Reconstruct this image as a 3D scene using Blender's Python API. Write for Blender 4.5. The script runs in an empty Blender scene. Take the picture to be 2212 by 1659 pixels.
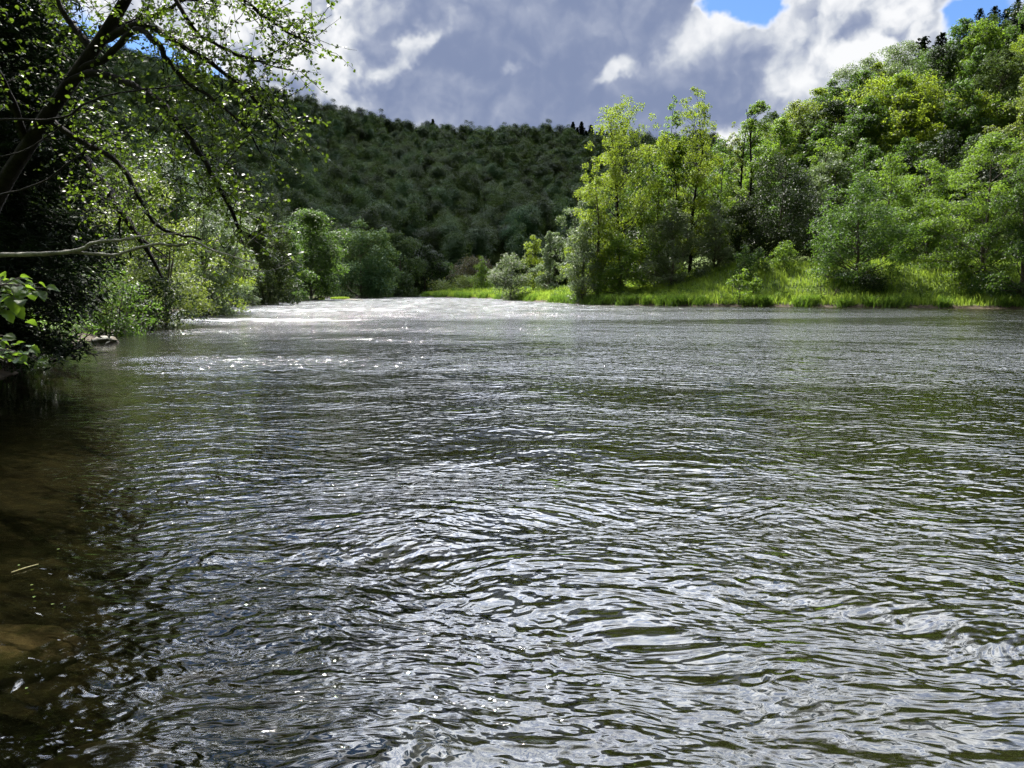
import bpy, math
import numpy as np
from math import radians as R_, sin, cos, pi, atan2, sqrt
from mathutils import Vector
rng = np.random.default_rng(11)
scene = bpy.context.scene
COL = scene.collection

# ------------------------------------------------------------------ camera frame
CAMZ, FPX, CX, CY, HOR = 2.0, 1640.0, 1106.0, 829.5, 626.0
PITCH = math.atan((CY - HOR) / FPX)
def P(px, v, Y):
    """world point seen at photo position (px, v) at ground distance Y"""
    a = (px - CX) / FPX; b = (CY - v) / FPX
    d = np.array([a, cos(PITCH) + b * sin(PITCH), -sin(PITCH) + b * cos(PITCH)])
    return np.array([0, 0, CAMZ]) + d * (Y / d[1])

SUN_AZ, SUN_EL = R_(-20), R_(54)
SUND = np.array([sin(SUN_AZ) * cos(SUN_EL), cos(SUN_AZ) * cos(SUN_EL), sin(SUN_EL)])

# ------------------------------------------------------------------ node helpers
class NT:
    def __init__(s, tree): s.t = tree; s.n = tree.nodes; s.l = tree.links
    def new(s, typ, **kw):
        n = s.n.new(typ)
        for k, v in kw.items(): setattr(n, k, v)
        return n
    def put(s, sock, v):
        if isinstance(v, bpy.types.NodeSocket): s.l.new(v, sock)
        else: sock.default_value = v
    def m(s, op, *a, clamp=False):
        n = s.new('ShaderNodeMath', operation=op); n.use_clamp = clamp
        for i, v in enumerate(a): s.put(n.inputs[i], v)
        return n.outputs[0]
    def vm(s, op, *a):
        n = s.new('ShaderNodeVectorMath', operation=op)
        for i, v in enumerate(a): s.put(n.inputs[i], v)
        return n.outputs['Value'] if op in ('DOT_PRODUCT', 'LENGTH') else n.outputs[0]
    def mix(s, f, a, b, blend='MIX'):
        n = s.new('ShaderNodeMix', data_type='RGBA', blend_type=blend)
        s.put(n.inputs[0], f); s.put(n.inputs[6], a); s.put(n.inputs[7], b)
        return n.outputs[2]
    def ss(s, v, a, b, lo=0.0, hi=1.0):
        n = s.new('ShaderNodeMapRange', interpolation_type='SMOOTHSTEP')
        s.put(n.inputs[0], v); n.inputs[1].default_value = a; n.inputs[2].default_value = b
        n.inputs[3].default_value = lo; n.inputs[4].default_value = hi
        return n.outputs[0]
    def noise(s, vec, scale, detail=4, rough=.5, dist=0.0, w=None):
        n = s.new('ShaderNodeTexNoise')
        if w is not None: n.noise_dimensions = '4D'; n.inputs['W'].default_value = w
        s.put(n.inputs['Vector'], vec); n.inputs['Scale'].default_value = scale
        n.inputs['Detail'].default_value = detail; n.inputs['Roughness'].default_value = rough
        n.inputs['Distortion'].default_value = dist
        return n.outputs[0]
    def comb(s, x, y, z):
        n = s.new('ShaderNodeCombineXYZ')
        for i, v in enumerate((x, y, z)): s.put(n.inputs[i], v)
        return n.outputs[0]
    def sep(s, v):
        n = s.new('ShaderNodeSeparateXYZ'); s.put(n.inputs[0], v); return n.outputs

def rgb(r, g, b): return (r, g, b, 1.0)

def new_mat(name):
    m = bpy.data.materials.new(name); m.use_nodes = True
    t = NT(m.node_tree); t.n.clear()
    return m, t, t.new('ShaderNodeOutputMaterial')

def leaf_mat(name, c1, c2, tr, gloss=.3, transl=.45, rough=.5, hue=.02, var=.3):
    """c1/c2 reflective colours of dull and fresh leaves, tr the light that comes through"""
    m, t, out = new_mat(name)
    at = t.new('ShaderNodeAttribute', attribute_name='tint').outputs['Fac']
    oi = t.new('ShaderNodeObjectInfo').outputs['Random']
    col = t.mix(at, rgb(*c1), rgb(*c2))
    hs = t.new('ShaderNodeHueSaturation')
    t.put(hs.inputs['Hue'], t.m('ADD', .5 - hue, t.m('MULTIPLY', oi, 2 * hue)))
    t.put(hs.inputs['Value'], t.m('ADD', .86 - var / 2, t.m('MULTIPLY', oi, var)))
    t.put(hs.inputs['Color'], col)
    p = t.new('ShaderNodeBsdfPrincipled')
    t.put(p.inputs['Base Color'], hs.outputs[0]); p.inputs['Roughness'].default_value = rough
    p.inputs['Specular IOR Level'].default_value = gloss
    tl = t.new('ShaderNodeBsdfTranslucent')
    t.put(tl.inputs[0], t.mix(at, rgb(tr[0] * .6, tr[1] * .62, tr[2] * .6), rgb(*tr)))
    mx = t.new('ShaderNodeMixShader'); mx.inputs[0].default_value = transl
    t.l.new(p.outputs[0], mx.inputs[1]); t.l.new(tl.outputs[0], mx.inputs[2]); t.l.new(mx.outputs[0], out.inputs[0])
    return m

def rough_mat(name, c1, c2, scale=3, bump=.3, rough=.85, c3=None, s3=.4, spec=.3):
    m, t, out = new_mat(name)
    tc = t.new('ShaderNodeTexCoord').outputs['Object']
    n1 = t.noise(tc, scale, 8, .6)
    col = t.mix(t.ss(n1, .35, .65), rgb(*c1), rgb(*c2))
    if c3: col = t.mix(t.ss(t.noise(tc, s3, 5, .6), .48, .6), col, rgb(*c3))
    p = t.new('ShaderNodeBsdfPrincipled'); t.put(p.inputs['Base Color'], col)
    p.inputs['Roughness'].default_value = rough; p.inputs['Specular IOR Level'].default_value = spec
    b = t.new('ShaderNodeBump'); b.inputs['Strength'].default_value = bump; b.inputs['Distance'].default_value = .05
    t.put(b.inputs['Height'], t.noise(tc, scale * 3, 8, .65)); t.l.new(b.outputs[0], p.inputs['Normal'])
    t.l.new(p.outputs[0], out.inputs[0])
    return m

# ------------------------------------------------------------------ mesh helpers
def mesh_np(name, V, F, mat=None, tint=None, smooth=False):
    """F: (n,3) or (n,4) int array, or list of such arrays"""
    V = np.asarray(V, np.float32)
    Fs = F if isinstance(F, list) else [F]
    Fs = [np.asarray(f, np.int32) for f in Fs if len(f)]
    me = bpy.data.meshes.new(name)
    me.vertices.add(len(V)); me.vertices.foreach_set('co', V.ravel())
    nl = sum(f.size for f in Fs); npoly = sum(len(f) for f in Fs)
    me.loops.add(nl); me.loops.foreach_set('vertex_index', np.concatenate([f.ravel() for f in Fs]))
    me.polygons.add(npoly)
    tot = np.concatenate([np.full(len(f), f.shape[1], np.int32) for f in Fs])
    st = np.concatenate([[0], np.cumsum(tot)[:-1]]).astype(np.int32)
    me.polygons.foreach_set('loop_start', st)
    me.polygons.foreach_set('loop_total', tot)
    if smooth: me.polygons.foreach_set('use_smooth', np.ones(npoly, bool))
    if tint is not None:
        a = me.attributes.new('tint', 'FLOAT', 'FACE'); a.data.foreach_set('value', np.asarray(tint, np.float32))
    me.update(calc_edges=True)
    if mat: me.materials.append(mat)
    return me

def link(name, me, parent=None, loc=None):
    o = bpy.data.objects.new(name, me); COL.objects.link(o)
    if parent: o.parent = parent
    if loc is not None: o.location = loc
    return o
def tag(o, label=None, cat=None, group=None, kind=None):
    if label: o['label'] = label
    if cat: o['category'] = cat
    if group: o['group'] = group
    if kind: o['kind'] = kind
    return o
def empty(name, loc, label, cat, group=None):
    o = bpy.data.objects.new(name, None); COL.objects.link(o); o.location = loc
    o.empty_display_size = .2
    return tag(o, label, cat, group)

def norm(a): return a / np.maximum(np.linalg.norm(a, axis=-1, keepdims=True), 1e-9)

class Tubes:
    def __init__(s): s.V = []; s.F = []; s.n = 0
    def add(s, pts, rad, sides=6):
        pts = np.asarray(pts, float); k = len(pts)
        if k < 2: return
        rad = np.broadcast_to(np.asarray(rad, float), (k,)) if np.ndim(rad) == 0 else np.asarray(rad, float)
        T = norm(np.gradient(pts, axis=0))
        ref = np.array([0.3, 0.2, 1.0]) if abs(T[:, 2]).mean() < .8 else np.array([1.0, .2, 0])
        A = norm(np.cross(T, ref)); B = np.cross(T, A)
        th = np.linspace(0, 2 * pi, sides, endpoint=False)
        ring = pts[:, None] + rad[:, None, None] * (A[:, None] * np.cos(th)[None, :, None] + B[:, None] * np.sin(th)[None, :, None])
        s.V.append(ring.reshape(-1, 3))
        i = np.arange(k - 1)[:, None] * sides; j = np.arange(sides)[None]; j2 = (j + 1) % sides
        s.F.append(np.stack([i + j, i + j2, i + sides + j2, i + sides + j], -1).reshape(-1, 4) + s.n)
        s.n += k * sides
    def mesh(s, name, mat): return mesh_np(name, np.concatenate(s.V), np.concatenate(s.F), mat, smooth=True)

def curve_pts(ctrl, n=8):
    """Catmull-Rom through control points"""
    c = np.asarray(ctrl, float)
    c = np.vstack([2 * c[0] - c[1], c, 2 * c[-1] - c[-2]]); out = []
    for i in range(1, len(c) - 2):
        for t in np.linspace(0, 1, n, endpoint=False):
            p0, p1, p2, p3 = c[i - 1:i + 3]
            out.append(.5 * ((2 * p1) + (-p0 + p2) * t + (2 * p0 - 5 * p1 + 4 * p2 - p3) * t * t + (-p0 + 3 * p1 - 3 * p2 + p3) * t ** 3))
    out.append(c[-2]); return np.array(out)

def cards(C, N, size, aspect=.62, along=None, r=rng):
    """diamond leaves centred at C, facing N"""
    n = len(C)
    rv = r.normal(size=(n, 3)) if along is None else along + r.normal(size=(n, 3)) * .25
    T = norm(np.cross(N, np.cross(rv, N))); B = np.cross(N, T)
    s = np.broadcast_to(size, (n,))[:, None]
    V = np.stack([C - T * s * .5, C + B * s * aspect * .5 + N * s * .08 - T * s * .05, C + T * s * .5, C - B * s * aspect * .5 + N * s * .08 - T * s * .05], 1)
    return V.reshape(-1, 3), np.arange(n * 4, dtype=np.int32).reshape(-1, 4)

def leaf6(C, N, T, s, r=rng):
    """folded ovate leaf: 6 outline points + two midrib points; C is the leaf base"""
    n = len(C); T = norm(T - (T * N).sum(1, keepdims=True) * N); B = np.cross(N, T)
    s = np.broadcast_to(s, (n,))[:, None]
    def q(a, b, c): return C + T * s * a + B * s * b + N * s * c
    droop = -.10
    V = np.stack([q(0, 0, 0), q(.28, .34, .10), q(.68, .36, .08 + droop * .5), q(1.0, 0, droop), q(.68, -.36, .08 + droop * .5), q(.28, -.34, .10), q(.5, 0, 0.0)], 1)
    b = np.arange(n)[:, None] * 7
    F4 = [b + np.array([[0, 6, 2, 1]]), b + np.array([[0, 5, 4, 6]])]
    F3 = [b + np.array([[6, 3, 2]]), b + np.array([[6, 4, 3]])]
    return V.reshape(-1, 3), np.concatenate(F4), np.concatenate(F3)

# ------------------------------------------------------------------ river and terrain
LEFT = [(-3.2, -2), (-3.6, 1), (-5.8, 6), (-9.2, 12), (-11.2, 16), (-12.8, 20), (-16.4, 27), (-18, 34), (-22.5, 45), (-27, 58), (-33.5, 77), (-37, 98), (-46, 125), (-52, 155), (-45, 200), (-31, 232), (-5, 262), (45, 275), (120, 262), (260, 262)]
RIGHT = [(260, 236), (120, 240), (40, 247), (0, 243), (-18, 236), (-27, 226), (-20, 205), (-11, 186), (-4, 168), (1.2, 146), (4, 128), (11.6, 100), (21, 92), (33, 89.5), (44, 84), (56, 79), (75, 74), (120, 60), (170, 20), (180, -30)]
RIV = np.array(LEFT + RIGHT + [(60, -30), (20, -6), (8, -2.5), (2, -1.6), (0, -1.6)])
LEFTP = np.array(LEFT)
def seg_dist(p, poly, closed):
    a = poly; b = np.roll(poly, -1, 0)
    if not closed: a, b = a[:-1], b[:-1]
    d = np.full(len(p), 1e9)
    for s, e in zip(a, b):
        ab = e - s; t = np.clip(((p - s) @ ab) / (ab @ ab), 0, 1)
        d = np.minimum(d, np.linalg.norm(p - (s + t[:, None] * ab), axis=1))
    return d
def inside(p, poly):
    a = poly; b = np.roll(poly, -1, 0); c = np.zeros(len(p), bool)
    for (x1, y1), (x2, y2) in zip(a, b):
        cond = (y1 > p[:, 1]) != (y2 > p[:, 1])
        xx = x1 + (p[:, 1] - y1) / ((y2 - y1) if y2 != y1 else 1e-9) * (x2 - x1)
        c ^= cond & (p[:, 0] < xx)
    return c
def river_sd(p):
    d = seg_dist(p, RIV, True); return np.where(inside(p, RIV), -d, d)
def sm(x, a, b):
    t = np.clip((x - a) / (b - a), 0, 1); return t * t * (3 - 2 * t)
FARPOLY = np.array(LEFT + [(2500, 262), (2500, 3000), (-2500, 3000), (-2500, -300), (-3.2, -300)])
def vnoise(x, y, s, seed=0):
    r = np.random.default_rng(seed); k = 6; out = 0
    for i in range(k):
        a = r.uniform(0, 2 * pi); f = r.uniform(.6, 1.6) / s; out = out + np.sin((x * cos(a) + y * sin(a)) * f * 2 * pi + r.uniform(0, 6.28))
    return out / k
def height(x, y):
    x = np.asarray(x, float).ravel(); y = np.asarray(y, float).ravel(); p = np.stack([x, y], 1)
    sd = river_sd(p); far = inside(p, FARPOLY)
    q = np.where(far, seg_dist(p, LEFTP, False), 0)
    d = np.maximum(sd, 0)
    z = np.where(sd < 0, -np.minimum(1.5, .12 + .22 * -sd), .05 + .55 * (1 - np.exp(-d / .9)) + .015 * np.minimum(d, 60))
    # far and left wooded hill
    ridge = 450 + 30 * vnoise(x, y, 500, 3)
    t = np.clip(q / ridge, 0, 1.4)
    hill = 128 * (1 - np.abs(1 - np.minimum(t, 1)) ** 1.45) ** 1.25
    hill = np.where(t > 1, 128 - 6 * (t - 1), hill)
    hill *= 1 + .07 * vnoise(x, y, 260, 5) + .36 * sm(-x, 40, 420) - .05 * sm(x, 0, 150)
    z = np.where(far, z + hill * sm(q, 2, 20), z)
    # right meadow mound and hillside
    rt = ~far
    mound = 3.6 * sm(d, 2, 15) * sm(x, 16, 34) + .9 * sm(d, 1.5, 8)
    rh = .50 * np.maximum(0, x - 14) * sm(y, 98, 165) * sm(d, 10, 60)
    rh = np.minimum(rh, 85 + 10 * vnoise(x, y, 90, 8))
    z = np.where(rt & (sd > 0) & (y > 40), z + mound + rh * (1 - .9 * sm(y, 205, 235) * (x < 300)), z)
    return z + np.where(sd > 0, .10 * vnoise(x, y, 3.1, 9) * sm(sd, 0, 2), .05 * vnoise(x, y, 1.3, 10))
def gz(x, y): return float(height([x], [y])[0])

def axis(lo, dlo, dhi, hi, step, g=1.12):
    core = np.arange(dlo, dhi + step, step); out = [core]
    a = []; s = step; v = dlo
    while v > lo: s *= g; v -= s; a.append(v)
    b = []; s = step; v = core[-1]
    while v < hi: s *= g; v += s; b.append(v)
    return np.concatenate([a[::-1], core, b])
xs = axis(-1600, -60, 90, 1600, .9); ys = axis(-400, -4, 250, 2600, 1.0)
X, Y = np.meshgrid(xs, ys); Z = height(X, Y)
nx, ny = len(xs), len(ys)
i = (np.arange(ny - 1)[:, None] * nx + np.arange(nx - 1)[None]).ravel()
F = np.stack([i, i + 1, i + nx + 1, i + nx], 1)

def ground_mat():
    m, t, out = new_mat('ground_soil')
    pos = t.new('ShaderNodeNewGeometry').outputs['Position']
    z = t.sep(pos)[2]
    soil = t.mix(t.ss(t.noise(pos, 2.2, 8, .65), .4, .6), rgb(.035, .026, .016), rgb(.075, .058, .036))
    green = t.mix(t.ss(t.noise(pos, 1.1, 6, .6), .4, .6), rgb(.05, .08, .015), rgb(.10, .15, .025))
    bed0 = t.mix(t.ss(t.noise(pos, 3.0, 8, .6), .4, .62), rgb(.010, .009, .004), rgb(.030, .026, .012))
    bed = t.mix(t.ss(t.noise(pos, 14, 5, .6), .52, .66), bed0, rgb(.055, .048, .026))
    c = t.mix(t.ss(t.m('ADD', z, t.m('MULTIPLY', t.noise(pos, 1.5, 4), .3)), .42, .62), soil, green)
    c = t.mix(t.ss(z, -.06, .0), bed, c)
    p = t.new('ShaderNodeBsdfPrincipled'); t.put(p.inputs['Base Color'], c); p.inputs['Roughness'].default_value = .9
    p.inputs['Specular IOR Level'].default_value = .2
    b = t.new('ShaderNodeBump'); b.inputs['Distance'].default_value = .08; b.inputs['Strength'].default_value = .7
    t.put(b.inputs['Height'], t.noise(pos, 4.5, 8, .6)); t.l.new(b.outputs[0], p.inputs['Normal'])
    t.l.new(p.outputs[0], out.inputs[0]); return m
g = link('ground', mesh_np('ground', np.stack([X.ravel(), Y.ravel(), Z], 1), F, ground_mat(), smooth=True))
tag(g, kind='structure')

# ------------------------------------------------------------------ water
def water_mat():
    m, t, out = new_mat('river_water')
    pos = t.new('ShaderNodeNewGeometry').outputs['Position']
    x, y, _ = t.sep(pos)
    r = t.m('SQRT', t.m('ADD', t.m('MULTIPLY', x, x), t.m('MULTIPLY', y, y)))
    warp = t.new('ShaderNodeTexNoise'); t.put(warp.inputs['Vector'], pos); warp.inputs['Scale'].default_value = .35; warp.inputs['Detail'].default_value = 2
    wv = t.vm('MULTIPLY', t.vm('SUBTRACT', warp.outputs['Color'], (.5, .5, .5)), (1.6, 1.6, 0))
    p = t.vm('ADD', pos, wv)
    def layer(sx, sy, ang, det, ro, dist, w):
        mp = t.new('ShaderNodeMapping'); t.put(mp.inputs['Vector'], p); mp.inputs['Rotation'].default_value = (0, 0, R_(ang)); mp.inputs['Scale'].default_value = (sx, sy, 1)
        return t.noise(mp.outputs[0], 1.0, det, ro, dist, w)
    # amplitude: wind patches, calm water beside the banks, riffles upstream
    patch = t.ss(layer(.035, .09, 6, 3, .5, .5, 4.0), .40, .62)
    calm_l = t.ss(t.m('ADD', x, t.m('MULTIPLY', y, .46)), -2.6, 1.0)
    calm_r = t.ss(t.m('ADD', y, t.m('MULTIPLY', t.ss(x, 60, 8), -60)), 84, 66)   # lee of the right bank
    calm_r = t.m('MAXIMUM', calm_r, t.ss(x, 16, 8))
    riffle = t.m('MULTIPLY', t.ss(t.m('ADD', y, t.m('MULTIPLY', layer(.03, .08, 0, 2, .5, .3, 9.0), 60)), 60, 150), t.ss(x, 30, 0))
    amp = t.m('MULTIPLY', t.m('ADD', .45, t.m('MULTIPLY', patch, .65)), t.m('ADD', .06, t.m('MULTIPLY', calm_l, .94)))
    amp = t.m('MULTIPLY', amp, t.m('ADD', .22, t.m('MULTIPLY', calm_r, .78)))
    amp = t.m('MULTIPLY', amp, t.m('ADD', t.ss(r, 3, 14, .62, 1.0), t.m('MULTIPLY', riffle, 5.5)))
    def spot(cx_, cy_, rx_, ry_, a_): 
        u = t.m('DIVIDE', t.m('SUBTRACT', x, cx_), rx_); v_ = t.m('DIVIDE', t.m('SUBTRACT', y, cy_), ry_)
        return t.m('MULTIPLY', t.ss(t.m('SQRT', t.m('ADD', t.m('MULTIPLY', u, u), t.m('MULTIPLY', v_, v_))), 1.2, .5), a_)
    amp = t.m('ADD', amp, t.m('ADD', spot(-17, 51, 7, 3.5, 2.2), t.m('ADD', spot(-8.5, 22.5, 4.5, 1.4, .3), spot(-20, 75, 12, 8, 2.0))))
    h = t.m('MULTIPLY', layer(.95, 1.7, 8, 1, .4, .4, 1.0), .050)
    h = t.m('ADD', h, t.m('MULTIPLY', layer(2.8, 5.0, -9, 2, .4, .6, 2.0), .084))
    h = t.m('ADD', h, t.m('MULTIPLY', layer(6.0, 9.0, 16, 1, .35, 1.0, 3.0), .034))
    h = t.m('ADD', h, t.m('MULTIPLY', t.m('MULTIPLY', layer(9, 14, -20, 0, .4, 1.0, 5.0), t.ss(r, 26, 8)), .007))
    h = t.m('MULTIPLY', h, amp)
    b = t.new('ShaderNodeBump'); b.inputs['Distance'].default_value = 1.0; b.inputs['Strength'].default_value = 1.0
    b.inputs['Filter Width'].default_value = .05
    t.put(b.inputs['Height'], h)
    fr = t.new('ShaderNodeFresnel'); fr.inputs['IOR'].default_value = 1.5; t.l.new(b.outputs[0], fr.inputs['Normal'])
    gl = t.new('ShaderNodeBsdfGlossy'); t.put(gl.inputs['Roughness'], t.ss(r, 6, 30, .025, .085)); t.l.new(b.outputs[0], gl.inputs['Normal'])
    tr = t.new('ShaderNodeBsdfTransparent'); tr.inputs[0].default_value = rgb(.52, .50, .36)
    df = t.new('ShaderNodeBsdfDiffuse'); df.inputs[0].default_value = rgb(.007, .0075, .0025)
    body = t.new('ShaderNodeMixShader'); t.put(body.inputs[0], t.ss(t.m('ADD', x, t.m('MULTIPLY', y, .40)), -2.2, 2.2, .22, .96))
    t.l.new(tr.outputs[0], body.inputs[1]); t.l.new(df.outputs[0], body.inputs[2])
    mx = t.new('ShaderNodeMixShader'); t.l.new(fr.outputs[0], mx.inputs[0]); t.l.new(body.outputs[0], mx.inputs[1]); t.l.new(gl.outputs[0], mx.inputs[2])
    glare_f = t.m('ADD', t.m('MULTIPLY', riffle, .22), t.m('ADD', spot(-17, 51, 7, 3.0, .4), spot(-20, 76, 12, 7, .25)))
    glare_f = t.m('MULTIPLY', glare_f, t.ss(layer(.5, .8, 5, 4, .6, .5, 12.0), .44, .60))
    glare_foam = t.new('ShaderNodeBsdfDiffuse'); glare_foam.inputs[0].default_value = rgb(.80, .83, .85)  # white mixed into the riffles, painting glare along with broken water
    m2 = t.new('ShaderNodeMixShader'); t.put(m2.inputs[0], glare_f); t.l.new(mx.outputs[0], m2.inputs[1]); t.l.new(glare_foam.outputs[0], m2.inputs[2])
    t.l.new(m2.outputs[0], out.inputs[0]); return m
# a grid over the river's box, gently heaved by the current
wx = axis(-70, -14, 16, 270, .22, 1.06); wy = axis(-34, 1.5, 24, 290, .11, 1.03)
WX, WY = np.meshgrid(wx, wy); n1, n2 = len(wx), len(wy)
def swell(x, y):
    r = np.random.default_rng(5); z = 0
    for k in range(26):
        lam = r.uniform(.5, 2.2); a = pi / 2 + r.normal() * .5; kk = 2 * pi / lam
        z = z + np.sin(kk * (x * cos(a) + y * sin(a)) + r.uniform(0, 6.28) + .8 * np.sin(.3 * x + .21 * y + k)) * .008 / kk
    return z
WZ = swell(WX, WY) * (1 - sm(WY, 22, 34)) * (.15 + .85 * sm(WX + .46 * WY, -2.6, 1.4))
i = (np.arange(n2 - 1)[:, None] * n1 + np.arange(n1 - 1)[None]).ravel()
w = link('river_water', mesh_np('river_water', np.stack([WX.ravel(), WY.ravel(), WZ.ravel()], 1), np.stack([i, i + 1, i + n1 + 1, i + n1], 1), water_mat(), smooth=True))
tag(w, kind='structure')

# ------------------------------------------------------------------ materials for plants
bark = rough_mat('bark_brown', (.035, .027, .02), (.09, .075, .058), 9, .6)
bark_dark = rough_mat('bark_dark', (.005, .0045, .004), (.014, .012, .010), 9, .6, spec=.08)
bark_grey = rough_mat('bark_grey', (.10, .095, .085), (.24, .23, .21), 14, .5)
stone_m = rough_mat('river_stone', (.07, .055, .035), (.16, .125, .075), 2.2, .7, .7, (.035, .035, .015), 1.1)
L = {
 'yellow': leaf_mat('leaves_yellow_green', (.052, .092, .016), (.10, .145, .022), (.33, .44, .03), .15),
 'fresh':  leaf_mat('leaves_fresh_green', (.031, .066, .015), (.060, .110, .020), (.23, .37, .03), .2),
 'mid':    leaf_mat('leaves_mid_green', (.022, .050, .015), (.042, .080, .021), (.12, .22, .025), .25),
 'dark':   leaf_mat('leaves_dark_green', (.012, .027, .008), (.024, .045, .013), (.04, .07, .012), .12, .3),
 'silver': leaf_mat('leaves_silver_green', (.085, .12, .065), (.17, .215, .13), (.20, .28, .08), .3, .35, .5),
 'olive':  leaf_mat('leaves_olive', (.062, .085, .022), (.10, .135, .03), (.24, .31, .04), .35),
 'brown':  leaf_mat('leaves_brownish', (.06, .05, .025), (.09, .08, .035), (.12, .11, .03), .3),
 'hill':   leaf_mat('leaves_hillside', (.037, .072, .032), (.068, .110, .045), (.08, .12, .02), .1, .3, .7, .035, .9),
 'hillo':  leaf_mat('leaves_hillside_olive', (.040, .066, .022), (.065, .098, .034), (.10, .15, .025), .1, .3, .7, .035, .9),
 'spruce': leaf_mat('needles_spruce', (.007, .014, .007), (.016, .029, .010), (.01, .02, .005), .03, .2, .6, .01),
 'alder':  leaf_mat('leaves_alder', (.030, .055, .012), (.06, .10, .018), (.16, .255, .018), .3, .40, .45),
 'hazel':  leaf_mat('leaves_hazel', (.04, .085, .02), (.06, .12, .03), (.26, .42, .03), .2, .5, .55),
 'grass':  leaf_mat('grass_blades', (.095, .165, .03), (.18, .26, .045), (.38, .53, .06), .25, .45, .5),
 'reed':   leaf_mat('grass_dark_blades', (.045, .10, .02), (.08, .15, .025), (.18, .32, .03), .3, .4, .5),
}

# ------------------------------------------------------------------ trees
PROF = {
 'round':  [(.0, .25), (.14, .6), (.32, .95), (.52, 1), (.72, .86), (.9, .5), (1, .12)],
 'dome':   [(.0, .8), (.15, .95), (.4, 1), (.62, .9), (.82, .66), (.95, .35), (1, .1)],
 'bush':   [(0, .85), (.2, 1), (.45, .95), (.7, .72), (.88, .42), (1, .1)],
 'poplar': [(0, .55), (.15, .75), (.35, .85), (.55, 1), (.72, .88), (.86, .6), (.95, .32), (1, .1)],
 'cone':   [(0, .9), (.2, 1), (.45, .8), (.7, .5), (.88, .24), (1, .04)],
 'slim':   [(0, .5), (.2, .8), (.5, 1), (.75, .7), (.92, .35), (1, .1)],
}
def crown_clumps(r, H, Rr, kind, nc, cr, u0=0.0, lean=(0, 0)):
    pr = np.array(PROF[kind]); th0 = r.uniform(0, 6.28, 3)
    u = r.uniform(0, 1, nc * 3) ** .9; rr = np.interp(u, pr[:, 0], pr[:, 1])
    keep = r.uniform(0, 1, nc * 3) < rr ** .8 + .15; u = u[keep][:nc]; rr = rr[keep][:nc]; nc = len(u)
    th = r.uniform(0, 2 * pi, nc)
    lob = 1 + .22 * np.sin(2 * th + th0[0] + 5 * u) + .16 * np.sin(3 * th + th0[1] - 7 * u)
    rho = np.sqrt(r.uniform(.12, 1, nc)) * rr * Rr * lob
    rc = Rr * cr * r.uniform(.6, 1.35, nc) * (.55 + .5 * rr)
    zz = u0 * H + u * (1 - u0) * H
    C = np.stack([np.cos(th) * np.maximum(rho - rc * .5, 0) + lean[0] * zz, np.sin(th) * np.maximum(rho - rc * .5, 0) + lean[1] * zz, np.minimum(zz, H - rc * .6)], 1)
    return C, rc
def clump_leaves(r, C, rc, nl, ls, flat=.65, aspect=.62, up=.5, nb=.15, rn=.5):
    w = rc ** 2; cnt = np.maximum(6, (nl * w / w.sum()).astype(int))
    idx = np.repeat(np.arange(len(C)), cnt); n = len(idx)
    d = norm(r.normal(size=(n, 3))); d[:, 2] = np.where((d[:, 2] < -.2) & (r.uniform(size=n) < .55), -d[:, 2], d[:, 2])
    bump = 1 + .18 * np.sin(d[:, 0] * 5 + idx) + .18 * np.sin(d[:, 1] * 6 + idx * 1.7 + d[:, 2] * 4)
    rad = rc[idx] * (.5 + .55 * r.uniform(size=n) ** .6) * bump
    p = C[idx] + d * rad[:, None] * np.array([1, 1, flat])
    td = norm(p - np.array([0, 0, C[:, 2].mean() * .8])); N = norm(d * .35 + td * nb + np.array([0, 0, up]) + r.normal(size=(n, 3)) * rn)
    V, Fq = cards(p, N, ls * r.uniform(.6, 1.4, n), aspect, r=r)
    ct = r.uniform(0, 1, len(C))
    tint = np.clip(.55 * ct[idx] + .45 * r.uniform(size=n), 0, 1)
    return V, Fq, tint
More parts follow.
